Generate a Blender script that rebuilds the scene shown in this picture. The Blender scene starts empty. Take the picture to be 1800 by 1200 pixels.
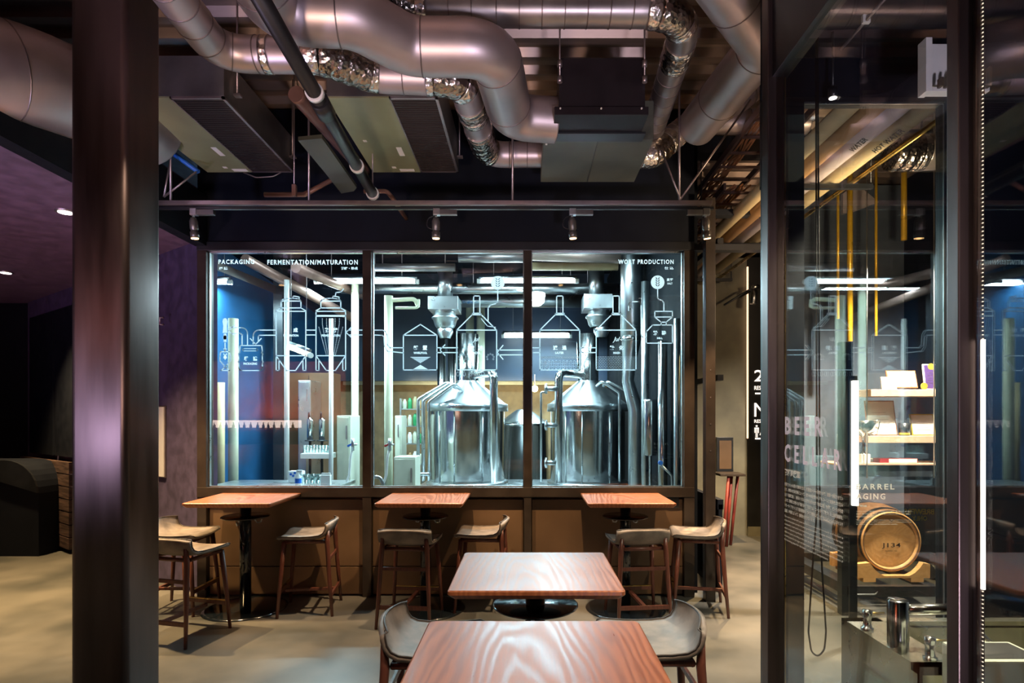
import bpy, bmesh, math, random
from mathutils import Vector, Matrix
random.seed(7)
PI = math.pi
scene = bpy.context.scene
COL = scene.collection
F = 1030.0; H = 1.80; U0 = 925.0; V0 = 732.0      # focal length in pixels, eye height, vanishing point

# ---------------------------------------------------------------- camera, world, exposure
cd = bpy.data.cameras.new('camera'); cam = bpy.data.objects.new('camera', cd); COL.objects.link(cam)
cam.location = (0, 0, H); cam.rotation_euler = (PI/2, 0, 0)
cd.sensor_width = 36.0; cd.lens = 36.0*F/1800.0
cd.shift_x = -25/1800; cd.shift_y = 132/1800
cd.clip_start = 0.05; cd.clip_end = 100
scene.camera = cam
scene.view_settings.view_transform = 'Standard'; scene.view_settings.look = 'None'
scene.view_settings.gamma = 1.0; scene.view_settings.use_curve_mapping = False
scene.view_settings.exposure = 0.1
w = bpy.data.worlds.new('world'); scene.world = w; w.use_nodes = True
w.node_tree.nodes['Background'].inputs[0].default_value = (0.75, 0.62, 0.8, 1)
w.node_tree.nodes['Background'].inputs[1].default_value = 0.02

def lamp(kind, name, loc, target, energy, color, **kw):
    l = bpy.data.lights.new(name, kind); l.energy = energy; l.color = color
    for k, v in kw.items(): setattr(l, k, v)
    o = bpy.data.objects.new(name, l); COL.objects.link(o); o.location = loc
    d = Vector(target)-Vector(loc); o.rotation_euler = d.to_track_quat('-Z', 'Y').to_euler()
    return o
WARM = (1.0, 0.66, 0.36); NEUT = (1.0, 0.76, 0.54); COOL = (0.62, 0.88, 1.0); LAV = (0.90, 0.66, 0.80)
# (x, y, z, target, watts): spot heads on the track over the bar tables, one over the corridor
FILL_UP = [(-1.7, -.9, .22, (-1.5, 3.6, 4.4), 540, (1.0, .66, .50)), (1.0, -1.2, .22, (.6, 3.8, 4.4), 540, (.84, .72, .90)),  # added fill lamps out of view, none on the track
       (-3.6, 1.0, .22, (-2.6, 4.4, 4.3), 420, (.72, .62, 1.0)), (-6.0, 1.0, .22, (-5.5, 6.0, 3.6), 520, (.72, .42, .70)),
       (-7.6, -2.2, .22, (-7.6, -4.1, 2.2), 1600, (1, .42, .26)), (-5.8, -2.2, .22, (-5.8, -4.1, 2.2), 1600, (1, .42, .26))]
SPOTS = [(-2.83, 5.0, 3.52, (-2.72, 5.28, 0), 470), (-0.76, 5.0, 3.52, (-0.80, 5.28, 0), 470),
         (0.40, 5.0, 3.52, (0.62, 5.28, 0), 470), (1.54, 5.0, 3.52, (2.05, 5.6, 0), 420)]
for i, (x, y, z, t, e) in enumerate(SPOTS):
    d_ = (Vector(t)-Vector((x, y, z))).normalized()
    lamp('SPOT', 'track_spot_light', (x-.01+d_.x*.19, y+d_.y*.19, 3.49+d_.z*.19), t, e, WARM, spot_size=math.radians(64), spot_blend=0.6, shadow_soft_size=0.02)
# added unseen spots, fill for the near tables and the side glass lettering
NEAR_FILL = [(-0.9, 1.2, 3.75, (-0.2, 2.2, 1.0), 110), (0.9, 1.2, 3.75, (.35, 2.3, 1.0), 260), (0.0, 3.4, 3.75, (0.1, 3.5, 0), 40), (-0.5, 1.25, 3.75, (1.29, 2.6, 1.5), 120), (-1.9, 2.9, 3.75, (-1.9, 3.3, 0), 40)]
for x, y, z, t, e in NEAR_FILL:
    lamp('SPOT', 'near_fill_light', (x, y, z-.13), t, e, NEUT, spot_size=math.radians(60), spot_blend=0.8, shadow_soft_size=0.03)
# lamps over the hall on the left, the corridor on the right, the cellar
lamp('SPOT', 'hall_downlight_light', (-6.4, 7.2, 3.54), (-6.2, 6.9, 0), 900, (1, .66, .30), spot_size=math.radians(95), spot_blend=.8, shadow_soft_size=.04)
lamp('SPOT', 'hall_downlight_light', (-4.0, 5.08, 3.54), (-4.2, 4.9, 0), 1100, (1, .66, .30), spot_size=math.radians(90), spot_blend=.8, shadow_soft_size=.04)
lamp('SPOT', 'corridor_light', (2.55, 6.9, 3.5), (2.5, 6.9, 0), 900, (1, .66, .30), spot_size=math.radians(100), spot_blend=.8, shadow_soft_size=.05)
lamp('SPOT', 'cellar_light', (3.3, 4.3, 3.4), (3.5, 5.6, .6), 260, (1, .80, .58), spot_size=math.radians(50), spot_blend=.6, shadow_soft_size=.05)
lamp('SPOT', 'cellar_light', (3.6, 5.3, 3.4), (3.9, 6.0, 1.5), 1100, (1, .84, .66), spot_size=math.radians(125), spot_blend=.6, shadow_soft_size=.05)
lamp('SPOT', 'cellar_light', (2.0, 2.9, 3.3), (2.0, 3.0, 0), 560, (1, .88, .66), spot_size=math.radians(100), spot_blend=.8, shadow_soft_size=.05)
# added unseen lamps near the floor brighten ductwork, hall soffit and copper wall
for (x, y, z, t, e, c) in FILL_UP:
    lamp('SPOT', 'added_fill_light', (x, y, z), t, e, c, spot_size=math.radians(62), spot_blend=1.0, shadow_soft_size=.22)
lamp('SPOT', 'corridor_fill_light', (3.05, 4.2, 3.0), (2.4, 6.4, 4.2), 210, (1, .70, .42), spot_size=math.radians(120), spot_blend=1.0, shadow_soft_size=.08)  # added fill without a fixture, brightens the pipes over the corridor
# cold light of the brewhouse tubes; last two added to brighten the window drawings
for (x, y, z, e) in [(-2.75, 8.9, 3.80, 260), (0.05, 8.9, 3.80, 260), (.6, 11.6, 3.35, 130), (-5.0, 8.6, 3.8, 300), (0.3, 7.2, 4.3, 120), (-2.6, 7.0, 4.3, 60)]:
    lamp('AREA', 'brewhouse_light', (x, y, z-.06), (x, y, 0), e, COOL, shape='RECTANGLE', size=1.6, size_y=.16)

# ---------------------------------------------------------------- materials
def nodes_of(m):
    m.use_nodes = True
    return m.node_tree.nodes, m.node_tree.links
def mat(name, c, rough=.5, metal=0.0, var=.12, scale=6, bump=.05, c2=None, stretch=(1, 1, 1), spec=.5, coat=0, detail=4, rvar=.1):
    m = bpy.data.materials.new(name); n, l = nodes_of(m); b = n['Principled BSDF']
    tc = n.new('ShaderNodeTexCoord'); mp = n.new('ShaderNodeMapping'); mp.inputs['Scale'].default_value = stretch
    l.new(tc.outputs['Object'], mp.inputs[0])
    nz = n.new('ShaderNodeTexNoise'); nz.inputs['Scale'].default_value = scale; nz.inputs['Detail'].default_value = detail
    l.new(mp.outputs[0], nz.inputs['Vector'])
    mx = n.new('ShaderNodeMix'); mx.data_type = 'RGBA'
    if c2 is None:
        c1 = tuple(max(0, v*(1-var)) for v in c); c2 = tuple(min(1, v*(1+var)) for v in c)
    else: c1 = c
    rp = n.new('ShaderNodeMapRange'); rp.inputs[1].default_value = .35; rp.inputs[2].default_value = .65
    l.new(nz.outputs['Fac'], rp.inputs[0]); l.new(rp.outputs[0], mx.inputs['Factor'])
    mx.inputs['A'].default_value = (*c1, 1); mx.inputs['B'].default_value = (*c2, 1)
    l.new(mx.outputs['Result'], b.inputs['Base Color'])
    r2 = n.new('ShaderNodeMapRange'); r2.inputs[3].default_value = max(.02, rough-rvar*rough*3); r2.inputs[4].default_value = min(1, rough+rvar*rough*3)
    l.new(nz.outputs['Fac'], r2.inputs[0]); l.new(r2.outputs[0], b.inputs['Roughness'])
    b.inputs['Metallic'].default_value = metal
    b.inputs['Specular IOR Level'].default_value = spec
    b.inputs['Coat Weight'].default_value = coat
    if bump:
        bp = n.new('ShaderNodeBump'); bp.inputs['Strength'].default_value = bump; bp.inputs['Distance'].default_value = .02
        l.new(nz.outputs['Fac'], bp.inputs['Height']); l.new(bp.outputs[0], b.inputs['Normal'])
    return m
def emit(name, c, s, dots=None):
    m = bpy.data.materials.new(name); n, l = nodes_of(m); b = n['Principled BSDF']
    b.inputs['Base Color'].default_value = (*c, 1); b.inputs['Emission Color'].default_value = (*c, 1); b.inputs['Emission Strength'].default_value = s
    return m
def glass(name, tint=(1, 1, 1), ior=1.5, rough=0.0, boost=1.0):
    m = bpy.data.materials.new(name); n, l = nodes_of(m); n.remove(n['Principled BSDF'])
    t = n.new('ShaderNodeBsdfTransparent'); t.inputs[0].default_value = (*tint, 1)
    g = n.new('ShaderNodeBsdfGlossy'); g.inputs['Roughness'].default_value = rough; g.inputs[0].default_value = (1, 1, 1, 1)
    fr = n.new('ShaderNodeFresnel'); ge = n.new('ShaderNodeNewGeometry'); mr = n.new('ShaderNodeMapRange')
    mr.inputs[3].default_value = ior; mr.inputs[4].default_value = 1/ior     # same reflectance on both faces of the sheet
    l.new(ge.outputs['Backfacing'], mr.inputs[0]); l.new(mr.outputs[0], fr.inputs[0])
    ml = n.new('ShaderNodeMath'); ml.operation = 'MULTIPLY'; ml.inputs[1].default_value = boost; ml.use_clamp = True
    mx = n.new('ShaderNodeMixShader'); l.new(fr.outputs[0], ml.inputs[0]); l.new(ml.outputs[0], mx.inputs[0])
    l.new(t.outputs[0], mx.inputs[1]); l.new(g.outputs[0], mx.inputs[2]); l.new(mx.outputs[0], n['Material Output'].inputs[0])
    return m
def wood(name, ca, cb, rough=.28, scale=3.0, coat=.3, gs=(9, .9, 9), freq=16, amp=.22, bmp=.25):
    m = bpy.data.materials.new(name); n, l = nodes_of(m); b = n['Principled BSDF']
    tc = n.new('ShaderNodeTexCoord'); mp = n.new('ShaderNodeMapping'); mp.inputs['Scale'].default_value = gs
    l.new(tc.outputs['Object'], mp.inputs[0])
    nz = n.new('ShaderNodeTexNoise'); nz.inputs['Scale'].default_value = scale*.35; nz.inputs['Detail'].default_value = 2
    l.new(mp.outputs[0], nz.inputs['Vector'])
    ml = n.new('ShaderNodeMath'); ml.operation = 'MULTIPLY'; ml.inputs[1].default_value = freq
    l.new(nz.outputs['Fac'], ml.inputs[0])
    sn = n.new('ShaderNodeMath'); sn.operation = 'SINE'; m2 = n.new('ShaderNodeMath'); m2.operation = 'MULTIPLY'; m2.inputs[1].default_value = 6.28
    l.new(ml.outputs[0], m2.inputs[0]); l.new(m2.outputs[0], sn.inputs[0])
    fn = n.new('ShaderNodeTexNoise'); fn.inputs['Scale'].default_value = 30; fn.inputs['Detail'].default_value = 5
    mp2 = n.new('ShaderNodeMapping'); mp2.inputs['Scale'].default_value = (gs[0]*.9, gs[1]*.9, gs[2]*.9)
    l.new(tc.outputs['Object'], mp2.inputs[0]); l.new(mp2.outputs[0], fn.inputs['Vector'])
    ad = n.new('ShaderNodeMath'); ad.operation = 'MULTIPLY_ADD'; ad.inputs[1].default_value = amp
    l.new(sn.outputs[0], ad.inputs[0]); l.new(fn.outputs['Fac'], ad.inputs[2])
    mx = n.new('ShaderNodeMix'); mx.data_type = 'RGBA'; mx.inputs['A'].default_value = (*ca, 1); mx.inputs['B'].default_value = (*cb, 1)
    l.new(ad.outputs[0], mx.inputs['Factor']); l.new(mx.outputs['Result'], b.inputs['Base Color'])
    rr = n.new('ShaderNodeMapRange'); rr.inputs[1].default_value = .2; rr.inputs[2].default_value = .8; rr.inputs[3].default_value = rough*.8; rr.inputs[4].default_value = rough*1.35
    l.new(ad.outputs[0], rr.inputs[0]); l.new(rr.outputs[0], b.inputs['Roughness'])
    bp = n.new('ShaderNodeBump'); bp.inputs['Strength'].default_value = bmp; bp.inputs['Distance'].default_value = .002
    l.new(ad.outputs[0], bp.inputs['Height']); l.new(bp.outputs[0], b.inputs['Normal'])
    b.inputs['Coat Weight'].default_value = coat; b.inputs['Coat Roughness'].default_value = .25
    return m
def foil(name, c, rough=.22):
    m = bpy.data.materials.new(name); n, l = nodes_of(m); b = n['Principled BSDF']
    tc = n.new('ShaderNodeTexCoord'); v = n.new('ShaderNodeTexVoronoi'); v.inputs['Scale'].default_value = 34; v.inputs['Randomness'].default_value = 1
    nz = n.new('ShaderNodeTexNoise'); nz.inputs['Scale'].default_value = 22; nz.inputs['Detail'].default_value = 5
    l.new(tc.outputs['Object'], v.inputs['Vector']); l.new(tc.outputs['Object'], nz.inputs['Vector'])
    ad = n.new('ShaderNodeMath'); ad.operation = 'ADD'; l.new(v.outputs['Distance'], ad.inputs[0]); l.new(nz.outputs['Fac'], ad.inputs[1])
    bp = n.new('ShaderNodeBump'); bp.inputs['Strength'].default_value = .55; bp.inputs['Distance'].default_value = .012
    l.new(ad.outputs[0], bp.inputs['Height']); l.new(bp.outputs[0], b.inputs['Normal'])
    b.inputs['Base Color'].default_value = (*c, 1); b.inputs['Metallic'].default_value = 1; b.inputs['Roughness'].default_value = rough
    return m
M = dict(
    concrete=mat('polished_concrete', (.045, .049, .047), .40, var=.3, scale=1.1, bump=.03, c2=(.15, .142, .125), detail=12, rvar=.12),
    blackwall=mat('black_wall_paint', (.004, .006, .012), .6, spec=.2),
    blacksteel=mat('black_steel', (.010, .012, .016), .34, var=.3, scale=3, bump=.02, spec=.6),
    column=mat('blackened_steel', (.14, .105, .10), .42, metal=1.0, var=.3, scale=2.2, bump=.03, stretch=(3, 3, .4)),
    violet=mat('violet_paper', (.07, .035, .16), .5), mattblack=mat('matt_black_wall', (.006, .007, .009), .9, spec=.05),
    copperwall=mat('copper_wall', (.42, .15, .09), .5, var=.2, scale=3),
    frame=mat('brown_black_frame', (.030, .022, .017), .36, var=.25, scale=5, bump=.02),
    kick=mat('bronze_panel', (.115, .068, .036), .42, var=.15, scale=3, bump=.01),
    purple=mat('plum_plaster', (.055, .042, .10), .75, var=.25, scale=9, bump=.2),
    soffit=mat('plum_soffit_paint', (.13, .08, .13), .7, var=.2, scale=7, bump=.12),
    deck=mat('galvanised_deck', (.34, .26, .22), .42, metal=.65, var=.25, scale=2, bump=.02, stretch=(.4, 5, 1)),
    duct=mat('galvanised_duct', (.50, .43, .44), .42, metal=.85, var=.12, scale=2.5, bump=.012),
    ductseam=mat('duct_seam_metal', (.26, .22, .22), .4, metal=.9),
    spiral=mat('spiral_duct_metal', (.36, .33, .33), .36, metal=.85, var=.16, scale=4, bump=.015),
    foil=foil('crinkled_foil', (.46, .41, .38), .2),
    tape=foil('aluminium_tape', (.85, .80, .78), .25),
    olive=mat('olive_steel_sheet', (.29, .30, .17), .38, metal=.35, var=.13, scale=2.2, bump=.02),
    unit=mat('unit_side_sheet', (.16, .155, .15), .36, metal=.7, var=.25, scale=3, bump=.03),
    unitdark=mat('unit_dark_sheet', (.012, .009, .012), .42, var=.2, spec=.3),
    grille=mat('grille_dark', (.014, .012, .011), .6),
    slat=mat('grille_slat', (.05, .038, .034), .45, metal=.5),
    green=mat('green_black_panel', (.075, .080, .060), .42, metal=.0, var=.3, scale=2.2, bump=.03),
    rod=mat('zinc_rod', (.35, .3, .31), .35, metal=.85),
    label=mat('white_label', (.75, .73, .68), .5, var=.04),
    blackpipe=mat('black_pipe', (.012, .012, .014), .38, spec=.6),
    pink=mat('pipe_pink_brown', (.30, .17, .14), .38, metal=.5),
    white=mat('white_plastic', (.78, .78, .76), .4, var=.04),
    vinyl=None,
    tabletop=None,
    leg=wood('red_brown_wood', (.075, .022, .014), (.15, .048, .03), .4, coat=.1, gs=(9, 9, .9)),
    suede=mat('worn_grey_suede', (.12, .098, .082), .62, var=.3, scale=9, bump=.08, c2=(.24, .20, .17), detail=8),
    piping=mat('suede_piping', (.05, .04, .035), .6),
    brass=mat('brass', (.60, .42, .14), .28, metal=1),
    glossblack=mat('gloss_black_metal', (.006, .010, .014), .14, spec=.7, coat=.5, bump=0),
    steel=mat('polished_steel', (.68, .70, .70), .16, metal=1, var=.05, scale=4, bump=.004, stretch=(4, 4, .4)),
    steelb=mat('brushed_steel', (.62, .66, .68), .30, metal=1, var=.08, scale=6, bump=.01),
    navy=mat('navy_wall', (.006, .055, .14), .5, var=.2, scale=2),
    navy2=mat('dark_navy_wall', (.006, .018, .042), .5, var=.3, scale=1.5),
    cream=mat('cream_pipe', (.62, .63, .46), .42, var=.08),
    creambox=mat('cream_cabinet', (.56, .58, .47), .45, var=.06),
    ochre=mat('ochre_back_wall', (.20, .14, .07), .7, var=.2),
    bluegrey=mat('blue_grey_panel', (.10, .13, .18), .55, var=.15),
    olivewall=mat('grey_green_plaster', (.145, .135, .095), .75, var=.22, scale=2.5, bump=.1),
    blacksign=mat('black_sign_board', (.008, .008, .009), .45),
    insul=mat('insulation_jacket', (.50, .40, .22), .5, var=.12, scale=3, bump=.02),
    insul2=mat('insulation_jacket_lilac', (.48, .42, .43), .42, var=.1, scale=3, bump=.02),
    insul3=mat('insulation_jacket_orange', (.36, .21, .09), .5, var=.12, scale=3),
    cable=mat('copper_cable', (.36, .17, .08), .45, var=.3),
    traymetal=mat('cable_tray_metal', (.20, .13, .12), .42, metal=.6),
    redwood=mat('red_painted_timber', (.22, .03, .022), .5),
    barrel=wood('barrel_oak', (.55, .29, .10), (.70, .40, .16), .5, coat=0, gs=(3, 3, 3)),
    barreldark=wood('barrel_stave', (.12, .06, .03), (.20, .10, .045), .5, coat=0),
    shelf=wood('pink_oak_shelf', (.62, .40, .29), (.74, .52, .38), .5, coat=0, gs=(1, 9, 9)),
    paper=mat('certificate_paper', (.82, .80, .74), .6, var=.03),
    redbrown=wood('picture_frame_wood', (.28, .09, .04), (.40, .16, .07), .4),
    gold=mat('gold_seal', (.75, .60, .10), .35, metal=.6),
    crimson=mat('crimson_cover', (.30, .02, .03), .5),
    amber=mat('amber_rod', (.72, .44, .03), .3, metal=.3),
    ink=mat('black_ink', (.01, .01, .01), .6),
    blueink=mat('blue_ink', (.03, .15, .5), .6),
    greenp=mat('green_plastic', (.03, .3, .1), .4), redp=mat('red_plastic', (.6, .02, .02), .4), bluep=mat('blue_plastic', (.02, .14, .6), .4),
    counter=mat('sink_steel', (.46, .45, .36), .26, metal=.9, var=.08, scale=6),
    rough=mat('rough_slat_wood', (.06, .035, .028), .6, var=.5, scale=3, bump=.3, stretch=(1, 1, 8)),
    glassA=glass('window_glass', (.93, .98, .97), 1.5, 0, 1.0),
    glassB=glass('cellar_glass', (.96, .98, .97), 1.5, 0, 1.15),
    kglass=glass('clear_glass', (.85, .93, .92), 1.5, .02, 2.0),
    tube=emit('tube_glow', (.80, .94, 1.0), 26), warmtube=emit('warm_tube_glow', (1, .78, .42), 16),
    led=emit('led_glow', (1, .90, .80), 5), leddot=emit('led_dot', (1, .82, .62), 1.5),
    barglow=emit('bar_back_light', (1, .78, .68), 7),
    signglow=emit('sign_glow', (1, .86, .74), 1.6), spotglow=emit('spot_lens', (1, .55, .22), 7), downglow=emit('downlight_lens', (1, .9, .85), 5),
    edgeglow=emit('edge_light_warm', (1, .62, .40), 1.6), blueedge=emit('blue_edge_led', (.03, .22, 1), 1.0), magedge=emit('magenta_edge_led', (.85, .05, .30), .55),
    greenled=emit('green_led', (0, .9, .25), 2), screen=mat('white_board_face', (.62, .62, .66), .5, var=.03),
)
def vinyl():
    m = bpy.data.materials.new('frosted_vinyl'); n, l = nodes_of(m); n.remove(n['Principled BSDF'])
    d = n.new('ShaderNodeBsdfDiffuse'); d.inputs[0].default_value = (.82, .88, .90, 1)
    t = n.new('ShaderNodeBsdfTranslucent'); t.inputs[0].default_value = (.90, .96, 1, 1)
    x = n.new('ShaderNodeMixShader'); x.inputs[0].default_value = .65
    l.new(d.outputs[0], x.inputs[1]); l.new(t.outputs[0], x.inputs[2]); l.new(x.outputs[0], n['Material Output'].inputs[0])
    return m
M['vinyl'] = vinyl()
def tablewood():
    m = bpy.data.materials.new('walnut_tabletop'); n, l = nodes_of(m); b = n['Principled BSDF']
    tc = n.new('ShaderNodeTexCoord'); mp = n.new('ShaderNodeMapping'); mp.inputs['Scale'].default_value = (1, .16, 1); mp.inputs['Location'].default_value = (.03, .10, 0)
    l.new(tc.outputs['Object'], mp.inputs[0])
    wv = n.new('ShaderNodeTexWave'); wv.wave_type = 'RINGS'; wv.rings_direction = 'Z'; wv.inputs['Scale'].default_value = 10; wv.inputs['Distortion'].default_value = 9; wv.inputs['Detail'].default_value = 3; wv.inputs['Detail Scale'].default_value = 1.2
    l.new(mp.outputs[0], wv.inputs['Vector'])
    m2 = n.new('ShaderNodeMapping'); m2.inputs['Scale'].default_value = (60, 3, 60); l.new(tc.outputs['Object'], m2.inputs[0])
    nz = n.new('ShaderNodeTexNoise'); nz.inputs['Scale'].default_value = 2; nz.inputs['Detail'].default_value = 4; l.new(m2.outputs[0], nz.inputs['Vector'])
    ad = n.new('ShaderNodeMath'); ad.operation = 'MULTIPLY_ADD'; ad.inputs[1].default_value = .5; l.new(wv.outputs['Fac'], ad.inputs[0])
    sc_ = n.new('ShaderNodeMath'); sc_.operation = 'MULTIPLY'; sc_.inputs[1].default_value = .5; l.new(nz.outputs['Fac'], sc_.inputs[0]); l.new(sc_.outputs[0], ad.inputs[2])
    b.inputs['Specular IOR Level'].default_value = .38
    mx = n.new('ShaderNodeMix'); mx.data_type = 'RGBA'; mx.inputs['A'].default_value = (.19, .058, .024, 1); mx.inputs['B'].default_value = (.40, .145, .062, 1)
    l.new(ad.outputs[0], mx.inputs['Factor']); l.new(mx.outputs['Result'], b.inputs['Base Color'])
    rr = n.new('ShaderNodeMapRange'); rr.inputs[3].default_value = .24; rr.inputs[4].default_value = .46; l.new(ad.outputs[0], rr.inputs[0]); l.new(rr.outputs[0], b.inputs['Roughness'])
    bp = n.new('ShaderNodeBump'); bp.inputs['Strength'].default_value = .12; bp.inputs['Distance'].default_value = .002; l.new(ad.outputs[0], bp.inputs['Height']); l.new(bp.outputs[0], b.inputs['Normal'])
    return m
M['tabletop'] = tablewood()
M['lilacvinyl'] = mat('lilac_vinyl', (.86, .80, .96), .5, var=.03)

# ---------------------------------------------------------------- geometry helpers
def W(u, v, D): return Vector(((u-U0)*D/F, D, H-(v-V0)*D/F))
def NB(): return bmesh.new()
def box(bm, x0, x1, y0, y1, z0, z1, bev=0):
    r = bmesh.ops.create_cube(bm, size=1.0); vs = r['verts']
    for v in vs:
        v.co = Vector(((x0+x1)/2+v.co.x*(x1-x0), (y0+y1)/2+v.co.y*(y1-y0), (z0+z1)/2+v.co.z*(z1-z0)))
    if bev:
        es = list({e for v in vs for e in v.link_edges})
        bmesh.ops.bevel(bm, geom=es, offset=bev, segments=2, affect='EDGES', profile=.6)
    return bm
def prism(bm, pts, a, b):
    """pts: closed loop of Vectors; a..b: offset vectors of two copies"""
    a = Vector(a); b = Vector(b)
    v1 = [bm.verts.new(Vector(p)+a) for p in pts]; v2 = [bm.verts.new(Vector(p)+b) for p in pts]
    n = len(pts)
    try:
        bm.faces.new(v1); bm.faces.new(v2[::-1])
        for i in range(n): bm.faces.new((v1[i], v1[(i+1) % n], v2[(i+1) % n], v2[i]))
    except Exception: pass
    return bm
def fillet(pts, R, k=8):
    pts = [Vector(p) for p in pts]; out = [pts[0]]
    for i in range(1, len(pts)-1):
        a, b, c = pts[i-1], pts[i], pts[i+1]
        d1 = (a-b); d2 = (c-b); l1 = d1.length; l2 = d2.length; d1.normalize(); d2.normalize()
        ang = d1.angle(d2)
        if ang > PI-.02: out.append(b); continue
        t = min(R/math.tan(ang/2), l1*.48, l2*.48)
        p, q = b+d1*t, b+d2*t
        for j in range(k+1):
            s = j/k; out.append((p*(1-s)**2 + b*(2*s*(1-s)) + q*s*s))
    out.append(pts[-1]); return out
def sweep(bm, pts, r, n=14, cap=True, smooth=True):
    pts = [Vector(p) for p in pts]; rs = r if isinstance(r, (list, tuple)) else [r]*len(pts)
    tang = []
    for i in range(len(pts)):
        a = pts[max(0, i-1)]; b = pts[min(len(pts)-1, i+1)]; d = b-a
        tang.append(d.normalized() if d.length > 1e-9 else Vector((0, 0, 1)))
    t = tang[0]; up = Vector((0, 0, 1)) if abs(t.z) < .9 else Vector((1, 0, 0))
    nrm = (up-t*up.dot(t)).normalized(); rings = []
    for i, p in enumerate(pts):
        t = tang[i]; nrm = (nrm-t*nrm.dot(t))
        nrm = nrm.normalized() if nrm.length > 1e-6 else t.orthogonal().normalized()
        bi = t.cross(nrm)
        rings.append([bm.verts.new(p+(nrm*math.cos(2*PI*j/n)+bi*math.sin(2*PI*j/n))*rs[i]) for j in range(n)])
    for i in range(len(rings)-1):
        for j in range(n):
            f = bm.faces.new((rings[i][j], rings[i][(j+1) % n], rings[i+1][(j+1) % n], rings[i+1][j])); f.smooth = smooth
    if cap and len(rings) > 1:
        bm.faces.new(rings[0][::-1]); bm.faces.new(rings[-1])
    return bm
def cyl(bm, p, q, r, n=16, r2=None, cap=True):
    return sweep(bm, [p, q], [r, r if r2 is None else r2], n, cap)
def lathe(bm, prof, c=(0, 0, 0), n=32, a0=0, a1=2*PI):
    c = Vector(c); full = abs(a1-a0-2*PI) < 1e-4; m = n if full else n+1
    rings = [[bm.verts.new(c+Vector((r*math.cos(a0+(a1-a0)*j/n), r*math.sin(a0+(a1-a0)*j/n), z))) for j in range(m)] for r, z in prof]
    for i in range(len(rings)-1):
        for j in range(n if full else n):
            k = (j+1) % m
            try: bm.faces.new((rings[i][j], rings[i][k], rings[i+1][k], rings[i+1][j])).smooth = True
            except Exception: pass
    return bm
def xform(bm, mtx, vs=None):
    bmesh.ops.transform(bm, matrix=mtx, verts=vs or bm.verts[:]); return bm
def mesh_obj(name, bm, m, parent=None, shift=None, sharp=None):
    if shift is not None: bmesh.ops.translate(bm, vec=-Vector(shift), verts=bm.verts[:])
    bmesh.ops.remove_doubles(bm, verts=bm.verts[:], dist=1e-6)
    bmesh.ops.recalc_face_normals(bm, faces=bm.faces[:])
    me = bpy.data.meshes.new(name); bm.to_mesh(me); bm.free()
    me.materials.append(m)
    o = bpy.data.objects.new(name, me); COL.objects.link(o)
    if parent is not None: o.parent = parent
    return o
def thing(name, label, cat, loc=(0, 0, 0), rz=0, group=None):
    o = bpy.data.objects.new(name, None); COL.objects.link(o); o.empty_display_size = .1
    o.location = loc; o.rotation_euler = (0, 0, rz); o['label'] = label; o['category'] = cat
    if group: o['group'] = group
    return o
def part(name, bm, m, t, world=True, parent=None):
    """a part of thing t, given in world coordinates unless world is False"""
    sh = None
    if world: sh = Vector(t.location)
    return mesh_obj(name, bm, m, parent or t, sh)
def solo(name, bm, m, label, cat, group=None):
    # recentre origin at base of the bounding box
    xs = [v.co for v in bm.verts]; c = Vector((sum(v.x for v in xs)/len(xs), sum(v.y for v in xs)/len(xs), min(v.z for v in xs)))
    o = mesh_obj(name, bm, m, None, c); o.location = c; o['label'] = label; o['category'] = cat
    if group: o['group'] = group
    return o
def struct(name, bm, m, parent=None, label=None):
    o = mesh_obj(name, bm, m, parent)
    if parent is None: o['kind'] = 'structure'
    if label: o['label'] = label
    return o
def dup(root, loc, rz, label, group=None):
    r = root.copy(); COL.objects.link(r); r.location = loc; r.rotation_euler = (0, 0, rz); r['label'] = label
    if group: r['group'] = group
    for ch in list(root.children):
        c = ch.copy(); COL.objects.link(c); c.parent = r
        for g in list(ch.children):
            d = g.copy(); COL.objects.link(d); d.parent = c
    return r
def text(bm, body, o, xa, ya, wd, ht, bold=.0, sp=1.0, depth=.0012, align='L', keep=False, shear=0):
    """letters fitted into a box wd x ht with its lower left corner at o"""
    cu = bpy.data.curves.new('t', 'FONT'); cu.body = body; cu.size = 1; cu.offset = bold; cu.resolution_u = 2; cu.shear = shear; cu.space_character = sp
    ob = bpy.data.objects.new('t', cu); COL.objects.link(ob)
    dg = bpy.context.evaluated_depsgraph_get(); me = bpy.data.meshes.new_from_object(ob.evaluated_get(dg))
    bpy.data.objects.remove(ob); bpy.data.curves.remove(cu)
    if not me.vertices: return bm
    xs = [v.co.x for v in me.vertices]; ys = [v.co.y for v in me.vertices]
    x0, x1, y0, y1 = min(xs), max(xs), min(ys), max(ys)
    sy = ht/max(1e-6, y1-y0); sx = wd/max(1e-6, x1-x0)
    if keep: sx = sy
    xa = Vector(xa); ya = Vector(ya); nn = xa.cross(ya); o = Vector(o)
    off = 0 if align == 'L' else (wd-(x1-x0)*sx)*(.5 if align == 'C' else 1)
    base = [o+xa*((v.co.x-x0)*sx+off)+ya*((v.co.y-y0)*sy) for v in me.vertices]
    vv = [bm.verts.new(p+nn*depth) for p in base]
    for p in me.polygons:
        try: bm.faces.new([vv[i] for i in p.vertices])
        except Exception: pass
    bpy.data.meshes.remove(me)
    return bm
def stroke(bm, pts, wd, n, th=.0015, closed=False):
    """thin ribbon of width wd along pts, lying in the plane with normal n"""
    n = Vector(n); pts = [Vector(p) for p in pts]
    if closed: pts = pts+[pts[0]]
    for a, b in zip(pts[:-1], pts[1:]):
        d = b-a
        if d.length < 1e-6: continue
        d.normalize(); s = n.cross(d)*wd/2; e = d*wd/2
        prism(bm, [a-e-s, b+e-s, b+e+s, a-e+s], n*0, n*th)
    return bm

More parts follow.
